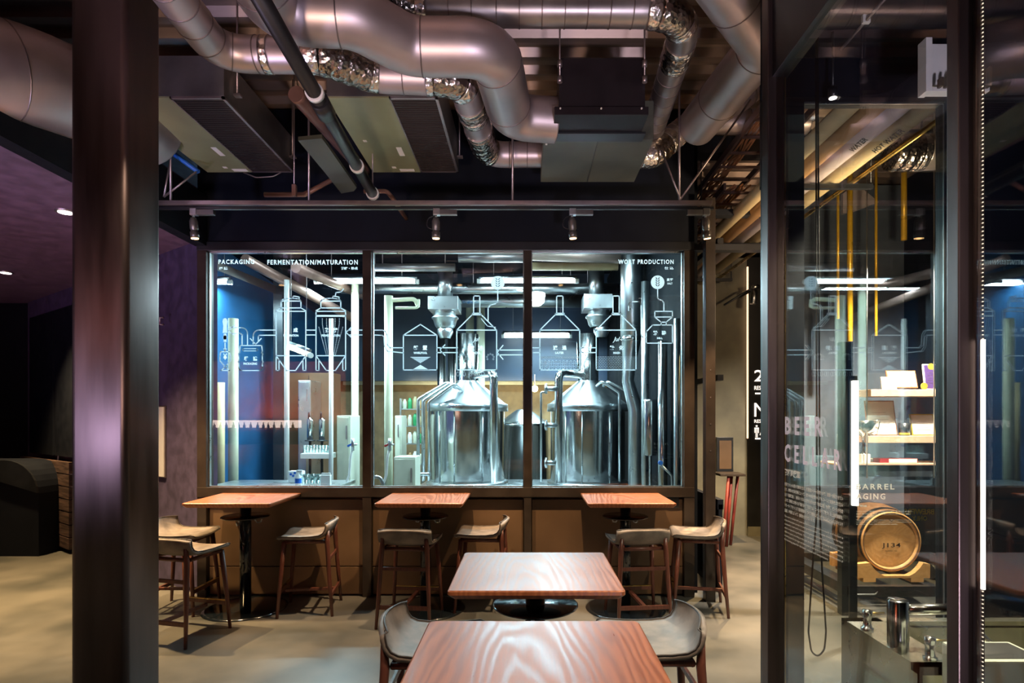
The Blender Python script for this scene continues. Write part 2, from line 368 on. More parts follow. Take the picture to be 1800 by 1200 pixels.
# ---------------------------------------------------------------- room shell
WY = 5.90                                             # plane of the brewhouse window wall
DECK = 4.86
struct('floor', box(NB(), -12, 8, -5.2, 14, -.12, 0), M['concrete'])
def deck():
    bm = NB(); prof = []; y = -5.0; p = .25
    while y < 14:
        prof += [(y, DECK), (y+.07, DECK), (y+.10, DECK+.06), (y+.20, DECK+.06), (y+.24, DECK)]; y += p
    a = [bm.verts.new((-12, y, z)) for y, z in prof]; b = [bm.verts.new((8, y, z)) for y, z in prof]
    for i in range(len(a)-1): bm.faces.new((a[i], b[i], b[i+1], a[i+1]))
    box(bm, -12, 8, -5.2, 14, DECK+.07, DECK+.2)
    return bm
struct('ceiling', deck(), M['deck'])
def px_x(u, D=WY): return (u-U0)*D/F
def px_z(v, D=WY): return H-(v-V0)*D/F
GX0, GX1 = px_x(368), px_x(1200); GZ0, GZ1 = px_z(855), px_z(443)
WX0, WX1 = px_x(352), px_x(1218)
# solid part over the windows, black, up to the deck
struct('wall_front', box(NB(), WX0, WX1, WY-.05, WY+.10, px_z(428), DECK), M['blackwall'])
struct('trim_1', box(NB(), WX0, WX1, WY-.07, WY+.08, GZ1, px_z(428), .004), M['blacksteel'], label='dark steel header over the brewhouse windows')
bm = NB()
for u0, u1 in ((352, 368), (640, 655), (921, 934), (1200, 1218)):
    box(bm, px_x(u0), px_x(u1), WY-.06, WY+.08, 0, GZ1, .003)
struct('trim_2', bm, M['frame'], label='brown black steel mullions of the brewhouse windows')
struct('trim_3', box(NB(), WX0, WX1, WY-.065, WY+.09, px_z(872), GZ0, .004), M['frame'], label='brown black window sill rail')
# kick panels below the sill
bm = NB()
for u0, u1 in ((370, 639), (656, 920), (935, 1199)):
    um = (u0+u1)/2
    box(bm, px_x(u0), px_x(u1), WY-.015, WY+.03, .30, px_z(877), .004)
    box(bm, px_x(u0), px_x(u1), WY-.015, WY+.03, .02, .292, .004)
box(bm, WX0, WX1, WY+.03, WY+.08, 0, GZ0-.01)
struct('wall_brewhouse', bm, M['kick'])
o = thing('wall_outlet', 'black socket plate on the bronze panel right of the right bar table', 'socket', W(1183, 892, WY-.016))
b_ = NB(); p = W(1183, 882, WY-.02); box(b_, p.x-.06, p.x+.06, WY-.028, WY-.015, p.z-.06, p.z+.06, .004); part('plate', b_, M['blacksteel'], o)
b_ = NB(); box(b_, p.x-.03, p.x+.03, WY-.032, WY-.028, p.z-.035, p.z+.035); part('socket', b_, M['ink'], o)

# left diagonal plum wall and soffit
A = Vector((WX0, 5.9, 0)); B = Vector((-7.8, 9.17, 0)); dv = (B-A).normalized(); nv = Vector((-dv.y, dv.x, 0))
bm = NB(); prism(bm, [A, B, B+Vector((0, 0, 4.0)), A+Vector((0, 0, 4.0))], (0, 0, 0), Vector((.1, .14, 0)))
struct('wall_left', bm, M['purple'])
bm = NB(); prism(bm, [(WX0, 1.0, 3.58), (WX0, 5.92, 3.58), (-7.9, 9.4, 3.58), (-12, 9.4, 3.58), (-12, 1.0, 3.58)], (0, 0, 0), (0, 0, .5))
struct('trim_4', bm, M['soffit'], label='plum painted soffit over the hall on the left')
bm = NB(); box(bm, WX0-.02, WX0+.10, 1.0, 5.85, 3.50, 4.0); struct('trim_5', bm, M['blackwall'], label='black edge beam of the soffit')
bm = NB(); box(bm, -12, -7.6, 9.2, 9.35, 0, 4.0); struct('wall_hall', bm, M['blackwall'])
# outer shell behind the eye and at the sides
struct('wall_back', box(NB(), -12, 8, -5.2, -5.0, 0, DECK), M['blackwall'])
struct('wall_west', box(NB(), -12.1, -12, -5, 14, 0, DECK), M['blackwall'])
struct('wall_east', box(NB(), 7.0, 7.1, -5, 14, 0, DECK), M['blackwall'])
struct('wall_far', box(NB(), -12, 8, 13.4, 13.5, 0, DECK), M['navy'])
# beams across at the right, in front of the corridor
bm = NB(); box(bm, px_x(1218, 6.2), 7.0, 6.1, 6.3, 4.55, 4.72); struct('trim_6', bm, M['blacksteel'], label='black beam below the deck at right')
bm = NB()
for v in (375, 436): box(bm, px_x(1216), 2.75, 5.86, 5.96, px_z(v)-.03, px_z(v)+.03)
struct('trim_7', bm, M['blacksteel'], label='black cross rails over the corridor')
t = thing('steel_post', 'slim brown black steel post right of the brewhouse window wall', 'post', (px_x(1246), 5.75, 0))
b_ = NB(); x0, x1 = px_x(1238, 5.75), px_x(1255, 5.75); box(b_, x0, x1, 5.70, 5.80, 0, px_z(350, 5.75), .004); part('post_body', b_, M['frame'], t)
b_ = NB()
for v in (650, 698, 745, 792): 
    b_ = NB(); p = W(1249, v, 5.70); cyl(b_, p+Vector((0, -.004, 0)), p, .006, 10); part('bolt', b_, M['rod'], t)
# brewhouse right side glazing seen through the gap
bm = NB(); x = px_x(1222, 6.9); box(bm, x-.02, x+.02, 6.0, 9.2, .0, .9); box(bm, x-.03, x+.03, 6.0, 9.2, .85, .95)
struct('wall_side', bm, M['blackwall'])
bm = NB()
for y in (6.4, 7.6, 8.8): box(bm, x-.03, x+.03, y-.03, y+.03, .9, 3.6)
for z in (2.2, 3.6): box(bm, x-.03, x+.03, 6.0, 9.2, z-.03, z+.03)
struct('window_5', bm, M['blacksteel'])

# corridor: grey green wall, black sign wall
CY = 8.87
bm = NB(); box(bm, px_x(1225, CY), px_x(1313, CY), CY, CY+.2, 0, 4.2); struct('wall_corridor', bm, M['olivewall'])
bm = NB(); box(bm, px_x(1313, CY), 5.6, CY-.03, CY+.2, .12, 4.2); struct('wall_sign', bm, M['blacksign'])
bm = NB(); box(bm, px_x(1313, CY), 5.6, CY-.05, CY+.2, 0, .14); struct('baseboard_corridor', bm, M['olivewall'])
t = thing('edge_light', 'thin vertical warm light slot between grey wall and black sign wall', 'light', (px_x(1312, CY), CY-.04, px_z(770, CY)))
b_ = NB(); box(b_, px_x(1311, CY), px_x(1313.4, CY), CY-.05, CY-.03, px_z(770, CY), px_z(470, CY)); part('light_strip', b_, M['edgeglow'], t)

t = thing('wayfinding_sign', 'lit white floor directory lettering with restroom symbols on black corridor wall', 'sign', W(1340, 772, CY-.04))
X, Z = Vector((1, 0, 0)), Vector((0, 0, 1))
def wtext(bm, s, u0, v1, u1, v0, D, **k):      # box from left,bottom to right,top in the frame of a plane at depth D
    return text(bm, s, W(u0, v1, D), X, Z, (u1-u0)*D/F, (v1-v0)*D/F, **k)
b_ = NB(); wtext(b_, '2F', 1326, 670, 1360, 650, CY-.045, bold=.008); part('large_lettering', b_, M['signglow'], t)
b_ = NB(); wtext(b_, 'MF', 1326, 732, 1366, 708, CY-.045); part('large_lettering', b_, M['signglow'], t)
b_ = NB(); wtext(b_, 'RESTAURANT', 1326, 685, 1374, 678, CY-.045, bold=.008); part('small_lettering', b_, M['signglow'], t)
b_ = NB(); wtext(b_, 'RESTROOM', 1326, 743, 1366, 737, CY-.045, bold=.008); part('small_lettering', b_, M['signglow'], t)
for v in (691.5, 770.5):
    b_ = NB(); a = W(1326, v+1.2, CY); box(b_, a.x, W(1376, v, CY).x, CY-.05, CY-.03, a.z, a.z+.021); part('underline_bar', b_, M['signglow'], t)
def figure(u, skirt):
    b = NB(); D = CY-.045; a = W(u, 748.5, D); r = .014
    prism(b, [a+Vector((r*math.cos(i*PI/5), 0, r*math.sin(i*PI/5))) for i in range(10)], (0, 0, 0), (0, -.004, 0))
    def ln(p, q): stroke(b, [W(*p, D), W(*q, D)], .008, (0, -1, 0), .004)
    if skirt:
        for dx in (-4, -2, 0, 2, 4): ln((u, 752), (u+dx, 764))
        ln((u-1.3, 764), (u-1.3, 768)); ln((u+1.3, 764), (u+1.3, 768))
    else:
        ln((u-3, 752), (u+3, 752)); ln((u-3.2, 752), (u-3.2, 760)); ln((u+3.2, 752), (u+3.2, 760)); ln((u-1.2, 752), (u-1.2, 768)); ln((u+1.2, 752), (u+1.2, 768))
    part('restroom_symbol', b, M['signglow'], t)
figure(1330, False); figure(1340, True)
# framed panel leaning on the corridor wall and the folded red stands
t = thing('framed_picture', 'black framed dark picture hung low on the grey green corridor wall', 'picture', W(1272, 838, CY-.02))
b_ = NB(); a = W(1258, 828, CY); c = W(1287, 768, CY); box(b_, a.x, c.x, CY-.05, CY-.003, a.z, c.z, .004); part('picture_frame', b_, M['blacksteel'], t)
b_ = NB(); box(b_, a.x+.04, c.x-.03, CY-.055, CY-.05, a.z+.04, c.z-.05); part('picture', b_, M['kick'], t)
lb = ['nearest the post, tilted right', 'in the middle, crossing its neighbours', 'rightmost, tilted right']
for k, (u0, u1, D) in enumerate(((1270, 1281, 8.0), (1277, 1286, 8.1), (1284, 1297, 8.2))):
    b_ = NB(); cyl(b_, W(u0, 732+F*H/D-1, D), W(u1, 834, D), .022, 8)
    solo('timber_leg', b_, M['redwood'], 'red painted pole leaning at the corridor wall, '+lb[k], 'pole', 'red poles leaning by the corridor wall')
t = thing('stand_top', 'dark board resting across the red poles by the corridor wall', 'board', W(1280, 836, 8.1))
b_ = NB(); a = W(1260, 835, 8.1); c = W(1304, 831, 8.1); box(b_, a.x, c.x, 7.95, 8.3, a.z, c.z, .003); part('board', b_, M['frame'], t)
# camera-like spotlight on a bracket on the sign wall
t = thing('bracket_spotlight', 'small silver spotlight on a black arm above the floor directory', 'spotlight', W(1325, 530, CY-.6))
b_ = NB(); cyl(b_, W(1273, 536, CY-.6), W(1316, 510, CY-.6), .015, 8); cyl(b_, W(1326, 508, CY-.6), W(1326, 508, CY-.6)+Vector((0, .58, 0)), .015, 8); cyl(b_, W(1316, 510, CY-.6), W(1328, 508, CY-.6), .015, 8); part('arm', b_, M['blacksteel'], t)
b_ = NB(); cyl(b_, W(1324, 534, CY-.6), W(1326, 510, CY-.6), .045, 14); cyl(b_, W(1322, 505, CY-.6), W(1334, 503, CY-.6), .03, 10); part('spot_head', b_, M['steelb'], t)

# ---------------------------------------------------------------- left column
t = thing('steel_column', 'big black steel box column standing at left in front of the tables', 'column', (-2.27, 3.24, 0))
b_ = NB(); r = .035; cx0, cx1, cy0, cy1 = -2.42, -2.117, 3.10, 3.40
loop = []
for (cx, cy, a) in ((cx1-r, cy1-r, 0), (cx0+r, cy1-r, 90), (cx0+r, cy0+r, 180), (cx1-r, cy0+r, 270)):
    for j in range(7): loop.append(Vector((cx+r*math.cos(math.radians(a+j*15)), cy+r*math.sin(math.radians(a+j*15)), 0)))
prism(b_, loop, (0, 0, 0), (0, 0, DECK-.02))
for f in b_.faces:
    if len(f.verts) == 4: f.smooth = True
part('column_body', b_, M['column'], t)
b_ = NB(); box(b_, cx0-.004, cx0+.0, 3.15, 3.17, px_z(600, 3.1)-.02, px_z(450, 3.1)); part('edge_led', b_, M['blueedge'], t)
b_ = NB(); box(b_, cx0-.004, cx0+.0, 3.15, 3.17, px_z(960, 3.1), px_z(600, 3.1)-.02); part('edge_led', b_, M['magedge'], t)
b_ = NB(); box(b_, cx0-.06, cx1+.06, 3.04, 3.46, 0, .015, .003); part('base_plate', b_, M['blacksteel'], t)

# hall furniture at the far left
t = thing('curved_counter', 'dark rounded counter end at far left of the hall', 'counter', (-7, 5.5, 0))
b_ = NB(); D = 7.55
zt = px_z(810, D); xr = px_x(68, D)
pts = [Vector((px_x(-120, D), 0, .0)), Vector((xr, 0, 0))]+[Vector((xr-.42+.42*math.cos(a*PI/16), 0, zt-.42+.42*math.sin(a*PI/16))) for a in range(9)]+[Vector((px_x(-120, D), 0, zt))]
prism(b_, pts, (0, D, 0), (0, D+.5, 0)); part('counter_body', b_, M['blackwall'], t)
b_ = NB(); prism(b_, [Vector((p.x, 0, p.z*1.0+.012)) for p in pts[2:]], (0, D-.03, 0), (0, D, 0)); part('counter_edge', b_, M['blacksteel'], t)
for k in range(3):
    b_ = NB(); s0 = 1.9+k*1.15
    a = A+dv*s0+nv*.06; c = a+dv*1.05
    prism(b_, [a+Vector((0, 0, px_z(800, 8.3))), c+Vector((0, 0, px_z(800, 8.3))), c+Vector((0, 0, 3.3)), a+Vector((0, 0, 3.3))], (0, 0, 0), -nv*.05)
    solo('wall_panel', b_, M['blackwall'], 'flat black panel on the slanting hall wall, '+('nearest the column', 'second from the column', 'farthest left')[k], 'panel', 'black panels on the hall wall')
t = thing('slatted_bench', 'rough dark timber slat cladding low on the hall wall left of the column', 'cladding', A+dv*3.5)
for k in range(7):
    b_ = NB(); z = .06+k*.165; a = A+dv*3.2+nv*.16; c = A+dv*5.3+nv*.16
    prism(b_, [a+Vector((0, 0, z)), c+Vector((0, 0, z)), c+Vector((0, 0, z+.15)), a+Vector((0, 0, z+.15))], (0, 0, 0), -nv*.05); part('slat', b_, M['rough'], t)
for (u, v, s, lb) in ((115, 371, 1, 'nearer of the two round downlights in the plum soffit'), (10, 478, .9, 'farther of the two round downlights in the plum soffit')):
    D = F*(3.58-H)/(V0-v); p = W(u, v, D)
    t = thing('downlight', lb, 'downlight', p, 0, 'downlights in the soffit')
    b_ = NB(); cyl(b_, p+Vector((0, 0, .03)), p+Vector((0, 0, -.012)), .075, 20); part('rim', b_, M['rod'], t)
    b_ = NB(); cyl(b_, p+Vector((0, 0, -.010)), p+Vector((0, 0, -.016)), .055, 20); part('lens', b_, M['downglow'], t)
a = A+dv*.76+nv*.03; c = A+dv*1.4+nv*.03; t = thing('white_board', 'plain white board on the plum wall beside the column', 'board', a+Vector((0, 0, 1.15)))
b_ = NB(); prism(b_, [a+Vector((0, 0, 1.15)), c+Vector((0, 0, 1.15)), c+Vector((0, 0, 1.905)), a+Vector((0, 0, 1.905))], (0, 0, 0), -nv*.025); part('board_face', b_, M['screen'], t)
b_ = NB(); a2 = A+dv*.75+nv*.004; c2 = A+dv*1.41+nv*.004; prism(b_, [a2+Vector((0, 0, 1.14)), c2+Vector((0, 0, 1.14)), c2+Vector((0, 0, 1.915)), a2+Vector((0, 0, 1.915))], (0, 0, 0), -nv*.0035+nv*.02); part('board_back', b_, M['rod'], t)
t = thing('wall_hook', 'small silver wall bracket high on the plum wall right of the column', 'bracket', W(284, 565, 5.9))
b_ = NB(); D = 6.2
sweep(b_, [W(288, 558, D), W(281, 558, D), W(281, 570, D), W(288, 570, D)], .010, 8); part('bracket_arm', b_, M['rod'], t)

# ---------------------------------------------------------------- brewhouse windows
panes = [(368, 640), (655, 921), (934, 1200)]
wins = []
for i, (u0, u1) in enumerate(panes):
    o = struct('window_%d' % (i+1), box(NB(), px_x(u0)-.01, px_x(u1)+.01, WY, WY+.008, GZ0-.01, GZ1+.01), M['glassA']); wins.append(o)
    b_ = NB(); x0, x1 = px_x(u0), px_x(u1)
    for a in ((x0, x0+.010, GZ0, GZ1), (x1-.010, x1, GZ0, GZ1), (x0, x1, GZ0, GZ0+.010), (x0, x1, GZ1-.010, GZ1)): box(b_, a[0], a[1], WY-.012, WY+.02, a[2], a[3])
    struct('glazing_bead', b_, M['steelb'], o)
GD = WY-.003
N = (0, -1, 0); SW = .0105
def g(u, v): return W(u, v, GD)
def S(bm, pts, wd=SW, closed=False): stroke(bm, [g(*p) for p in pts], wd, N, .0015, closed)
def arc(cx, cy, r, a0, a1, n=8, ry=None):
    ry = ry or r
    return [(cx+r*math.cos(math.radians(a0+(a1-a0)*i/n)), cy-ry*math.sin(math.radians(a0+(a1-a0)*i/n))) for i in range(n+1)]
def disc(bm, u, v, r, n=20):
    prism(bm, [g(*p) for p in arc(u, v, r, 0, 360-360/n, n-1)], (0, 0, 0), (0, -.0015, 0))
def gt(bm, s, u0, v1, u1, v0, **k): text(bm, s, g(u0, v1), X, Z, (u1-u0)*GD/F, (v1-v0)*GD/F, **k)
def gpart(name, bm, i, m='vinyl'): return mesh_obj(name, bm, M[m], wins[i])
# headings
b = NB(); gt(b, 'PACKAGING', 384, 464, 447, 456, bold=.02, sp=1.25); gt(b, '樽 詰', 385, 474, 400, 469, bold=.02); gpart('heading_lettering', b, 0)
b = NB(); gt(b, 'FERMENTATION/MATURATION', 470, 465, 629, 456.5, bold=.02, sp=1.25); gt(b, '発酵・熟成', 599, 474, 629, 469, bold=.02); gpart('heading_lettering', b, 0)
b = NB(); gt(b, 'WORT PRODUCTION', 1087, 464, 1184, 456, bold=.02, sp=1.25); gt(b, '仕 込', 1168, 473.5, 1184, 468.5, bold=.02); gpart('heading_lettering', b, 2)
# tap handle and glass
b = NB()
prism(b, [g(*p) for p in [(391.5, 585), (392.5, 573), (391.2, 565), (392, 561), (394, 559), (397, 559), (399, 561), (400, 565), (398.7, 573), (399.5, 585)]], (0, 0, 0), (0, -.0015, 0))
disc(b, 395.6, 593, 3.6, 14); prism(b, [g(393, 586), g(398, 586), g(398, 601), g(393, 601)], (0, 0, 0), (0, -.0015, 0))
S(b, [(395.6, 603), (395.6, 614)]); S(b, [(393.8, 613), (395.6, 616.5), (397.4, 613)])
gpart('tap_handle_drawing', b, 0)
b = NB(); S(b, [(388, 618), (386.5, 626), (386.5, 633), (390, 638), (394, 642), (394.5, 646), (388.5, 651), (403.5, 651), (397.5, 646), (398, 642), (402, 638), (405.5, 633), (405.5, 626), (403, 618)], closed=True)
gt(b, '¥', 392.5, 632, 399, 621, bold=.03); gpart('beer_glass_drawing', b, 0)
# keg
b = NB(); S(b, [(422, 607), (460, 607), (461, 617), (460, 620), (462, 622), (461, 625), (461, 633), (462.3, 636), (461, 639)]+[(461, 645)]+arc(456, 646, 5, 0, -90, 4)+arc(425, 646, 5, -90, -180, 4)+[(420, 639), (418.7, 636), (420, 633), (420, 625), (418.7, 622), (421, 619)], closed=True)
S(b, [(428, 612.5), (451, 612.5)]+arc(451, 614.5, 2, 90, -90, 4)+[(451, 616.5), (428, 616.5)]+arc(428, 614.5, 2, 270, 90, 4), .007)
gt(b, '樽', 429, 634, 436, 626, bold=.03); gt(b, '詰', 445, 634, 452, 626, bold=.03); gt(b, 'PACKAGING', 428, 641, 452, 637, bold=.03); gpart('keg_drawing', b, 0)
# pipe arrows
b = NB(); S(b, [(405, 575), (425, 576)]+arc(425, 586, 10, 90, 0, 5)+[(435, 606)]); S(b, [(408, 586), (422, 585.5), (425.5, 588), (425.5, 606)]); S(b, [(412, 572), (401, 581), (410, 588)])
S(b, [(485, 580), (455, 580)]+arc(455, 590, 10, 90, 180, 5)+[(445, 604)]); S(b, [(485, 589), (456, 589), (454, 591), (454, 598)]); S(b, [(440, 595), (449.5, 605), (459, 595)]); gpart('arrow_drawing', b, 0)
# fermentation tanks
def tank(cx, w, lid):
    b = NB(); l, r = cx-26, cx+26; l2, r2 = cx-17.5, cx+17.5
    S(b, [(l, 547), (l, 651), (l+5, 651), (l+5, 632)]); S(b, [(r, 547), (r, 651), (r-5, 651), (r-5, 632)])
    S(b, [(l, 625), (r, 625), (cx+8, 651), (cx-8, 651)], closed=True)
    S(b, [(l, 547), (r, 547)]); S(b, [(l, 546), (l2, 541), (l2, 529)]+arc(cx, 529, 17.5, 180, 0, 8, 5)+[(r2, 541), (r, 546)]); S(b, [(l2, 541), (r2, 541)]); S(b, [(l2, 529), (r2, 529)])
    S(b, [(cx+3, 524), (cx+4, 520), (cx+15, 522), (cx+14, 526)])
    if lid == 'f':
        S(b, [(l+1, 555), (r-1, 555)], .018); S(b, [(cx+8, 519), (cx+9, 514), (cx+18, 513), (cx+22, 508)])
        for row in range(26):
            yy = 560+row*2.5; fr = row/25
            for k in (-3, -2, -1, 0, 1, 2, 3):
                off = k*7.5*(1-.75*max(0, fr-.15))
                if abs(k) < 3 or row > 5: disc(b, cx+off, yy, .7, 5)
        gt(b, '発', cx-11, 584, cx-4, 576, bold=.03); gt(b, '酵', cx+4, 584, cx+12, 576, bold=.03); gt(b, 'FERMENTATION', cx-16, 591.5, cx+16, 587.5, bold=.03)
    else:
        gt(b, '熟', cx-11, 584, cx-4, 576, bold=.03); gt(b, '成', cx+4, 584, cx+12, 576, bold=.03); gt(b, 'MATURATION', cx-13, 591.5, cx+13, 587.5, bold=.03)
    gpart('tank_drawing', b, 0)
tank(511.5, 52, 'm'); tank(581.5, 52, 'f')
b = NB()
for v in (580, 588.5): S(b, [(538, v), (555, v)])
S(b, [(613, 580), (640, 580)]); S(b, [(613, 588.5), (640, 588.5)]); S(b, [(618, 575), (608, 584), (618, 593)]); gpart('arrow_drawing', b, 0)
# whirlpool, boil kettle
b = NB(); S(b, [(656, 580), (672, 580), (677, 582), (680, 588)]); S(b, [(656, 588.5), (672, 589), (675, 592), (676, 608), (681, 617), (709, 620)]); S(b, [(680, 588), (681, 606), (686, 611), (709, 611)])
S(b, [(709, 589), (709, 650), (768, 650), (768, 589)], closed=True); S(b, [(709, 589), (739, 570), (768, 589)])
gt(b, '静', 727, 615, 736, 607, bold=.03); gt(b, '置', 743, 615, 751, 607, bold=.03); gt(b, 'WHIRLPOOL', 727, 622, 751, 618, bold=.03)
for k in range(8): S(b, [(722+k*2.3, 627.5+k*1.4), (756-k*2.3, 627.5+k*1.4)], .005)
prism(b, [g(724, 650), g(739, 641), g(754, 650)], (0, 0, 0), (0, -.0015, 0)); gpart('whirlpool_drawing', b, 1)
def kettle(cx, i, stem_top=520, top=587, bot=650, hw=35):
    b = NB(); S(b, [(cx-hw, 580), (cx-hw, bot), (cx+hw, bot), (cx+hw, 580)], closed=True); S(b, [(cx-hw, 580), (cx-8, 553), (cx+8, 553), (cx+hw, 580)])
    S(b, [(cx-8, 553), (cx-8, 550.5), (cx+8, 550.5), (cx+8, 553)]); S(b, [(cx-5.5, 550), (cx-5.5, stem_top), (cx+5.5, stem_top), (cx+5.5, 550)])
    return b
b = kettle(838, 1); S(b, [(846, 560), (857, 573), (871, 575)], .007)
for cx in (813, 862):
    for k in range(7): 
        a = math.radians(-30+k*40); uu, vv = cx+6*math.cos(a), 628-6*math.sin(a); S(b, arc(uu, vv, 1.3, 0, 300, 5), .004, True)
for k in range(7): S(b, arc(805+k*11, 657, 2.2, 0, 320, 8, 4), .005, True)
gt(b, '煮', 826, 616, 834, 607, bold=.03); gt(b, '沸', 841, 616, 849, 607, bold=.03); gt(b, 'BOIL', 831, 622, 845, 618, bold=.03); gt(b, 'Jul', 831, 602, 843, 592, bold=.0, shear=.4)
gpart('kettle_drawing', b, 1)
b = NB(); disc(b, 875, 497, 12, 26); gpart('malt_emblem', b, 1)
b = NB(); S(b, [(875, 509), (875, 530), (873, 533), (862, 536), (858, 541), (858, 563)]); S(b, [(874, 615), (921, 615)]); S(b, [(874, 623.5), (921, 623.5)]); S(b, [(884, 607), (874, 619), (884, 631)])
S(b, [(768, 611), (804, 611)]); S(b, [(768, 619.5), (804, 619.5)]); S(b, [(782, 606), (773, 615), (782, 624)]); gpart('arrow_drawing', b, 1)
b = kettle(984, 2)
for r_, (y, rad, n_) in enumerate(((628, 1.3, 22), (636, 2.0, 11), (641, 2.0, 10), (646, 2.0, 11))):
    for k in range(n_):
        uu = 952+ (64/(n_-1))*k if r_ != 2 else 955+(58/(n_-1))*k; S(b, arc(uu, y, rad, 0, 300, 5, rad*1.3), .005, True)
gt(b, '濾', 972, 615, 980, 607, bold=.03); gt(b, '過', 988, 615, 996, 607, bold=.03); gt(b, 'LAUTER', 976, 622, 991, 618, bold=.03); gpart('kettle_drawing', b, 2)
b = kettle(1083, 2)
for r_ in range(10):
    for k in range(24): disc(b, 1050+k*2.85+(r_ % 2)*1.4, 627+r_*2.4, .7, 4)
gt(b, '糖', 1072, 615, 1080, 607, bold=.03); gt(b, '化', 1088, 615, 1096, 607, bold=.03); gt(b, 'MASH', 1078, 622, 1090, 618, bold=.03); gt(b, 'Jul', 1077, 602, 1090, 592, shear=.4); gpart('kettle_drawing', b, 2)
b = NB(); S(b, [(934, 611), (949, 611)]); S(b, [(934, 619.5), (949, 619.5)]); S(b, [(1019, 611), (1047, 611)]); S(b, [(1019, 619.5), (1047, 619.5)]); S(b, [(1029, 606), (1020, 615), (1029, 624)])
S(b, [(1105, 545), (1105, 536)]+arc(1110, 535, 5, 180, 90, 4)+[(1122, 530)]+arc(1122, 535, 5, 90, 0, 4)+[(1127, 588)]+[(1129, 592), (1135, 593)]); S(b, [(1136, 583), (1147, 571), (1182, 571), (1182, 603), (1136, 603)], closed=True)
S(b, [(1162, 571), (1162, 566), (1151, 557), (1151, 547), (1182, 547), (1182, 557), (1171, 566), (1171, 571)]); S(b, [(1151, 557), (1182, 557)]); S(b, [(1162, 566), (1171, 566)])
S(b, [(1156, 508), (1156, 523), (1158, 526), (1164, 528), (1167, 532), (1167, 545)])
gt(b, '粉', 1148, 589, 1156, 581, bold=.03); gt(b, '砕', 1163, 589, 1171, 581, bold=.03); gt(b, 'MILL', 1155, 596, 1165, 592.5, bold=.03); gt(b, '麦芽', 1172, 494, 1183, 489, bold=.02); gt(b, 'MALT', 1173, 500, 1182, 496.5, bold=.02)
gpart('mill_drawing', b, 2)
b = NB(); disc(b, 1156, 496, 12, 26); gpart('malt_emblem', b, 2)
b = NB()
for (cx, ii) in ((1156, 2),):
    for k in range(4):
        for s in (-1, 1):
            y = 502-k*4; prism(b, [W(*p, GD-.002) for p in ((cx+s*.5, y), (cx+s*3.4, y-4), (cx+s*3.2, y-1), (cx+s*.8, y+1.6))], (0, 0, 0), (0, -.001, 0))
gpart('barley_mark', b, 2, 'ink')
b = NB(); cx = 875
for k in range(4):
    for s in (-1, 1):
        y = 503-k*4; prism(b, [W(*p, GD-.002) for p in ((cx+s*.5, y), (cx+s*4, y-3.4), (cx+s*3.4, y-.6), (cx+s*.8, y+1.2))], (0, 0, 0), (0, -.001, 0))
gpart('hop_mark', b, 1, 'bluegrey')
#%%PART2%%
# ---------------------------------------------------------------- brewhouse interior
bm = NB(); box(bm, -6.2, 1.75, 6.0, 13.4, DECK-.05, DECK-.01); struct('ceiling_brewhouse', bm, M['blackwall'])
bm = NB(); prism(bm, [Vector((-4.9, 7.1, 0)), Vector((-4.1, 12.2, 0)), Vector((-4.1, 12.2, 3.75)), Vector((-4.9, 7.1, 4.7))], (0, 0, 0), (-.12, 0, 0)); struct('wall_navy', bm, M['navy'])
bm = NB(); box(bm, -4.6, 2.2, 12.3, 12.4, 2.55, 4.8); struct('wall_upper', bm, M['navy2'])
bm = NB(); box(bm, -4.6, 2.2, 12.9, 13.0, 0, 2.6); struct('wall_rear', bm, M['ochre'])
bm = NB(); box(bm, 1.70, 1.75, 5.99, 12.4, 0, 4.7); struct('wall_right', bm, M['mattblack'])
# platform under the kettles
solo('kettle_plinth', box(NB(), -1.72, 1.68, 8.62, 10.3, 0, .70, .01), M['steelb'], 'low steel plinth carrying the brewing kettles behind the sill', 'plinth')
def kettle_body(name, label, cu, D, side):
    c = W(cu, 848, D); c.z = .70; t = thing(name, label, 'brewing kettle', c)
    R = .60
    b_ = NB(); lathe(b_, [(R-.04, .70), (R, .76), (R, 1.90)], (c.x, c.y, 0), 48); part('kettle_body', b_, M['steel'], t)
    b_ = NB(); lathe(b_, [(R, 1.885), (R+.055, 1.885), (R+.055, 2.0), (R+.03, 2.01)], (c.x, c.y, 0), 48); part('rim_band', b_, M['steelb'], t)
    b_ = NB(); lathe(b_, [(R+.03, 2.0), (.18, 2.36), (.175, 2.38)], (c.x, c.y, 0), 48); part('cone_lid', b_, M['steelb'], t)
    b_ = NB(); lathe(b_, [(.175, 2.36), (.175, 3.13), (.16, 3.13)], (c.x, c.y, 0), 28); part('chimney', b_, M['steel'], t)
    b_ = NB()
    for a in (-130, -104, -62, -40): 
        x, y = c.x+(R+.006)*math.cos(math.radians(a)), c.y+(R+.006)*math.sin(math.radians(a)); cyl(b_, (x, y, .78), (x, y, 1.88), .010, 8)
    part('seam_rod', b_, M['steelb'], t)
    b_ = NB(); lathe(b_, [(R+.02, .70), (R+.06, .70), (R+.06, .76), (R, .78)], (c.x, c.y, 0), 48); part('base_ring', b_, M['steelb'], t)
    return t, c
kA, cA = kettle_body('brewing_kettle', 'polished steel brewing kettle with cone lid behind the middle window pane', 822, 9.5, 1)
kB, cB = kettle_body('brewing_kettle', 'polished steel brewing kettle with cone lid behind the right window pane', 1033, 9.5, -1)
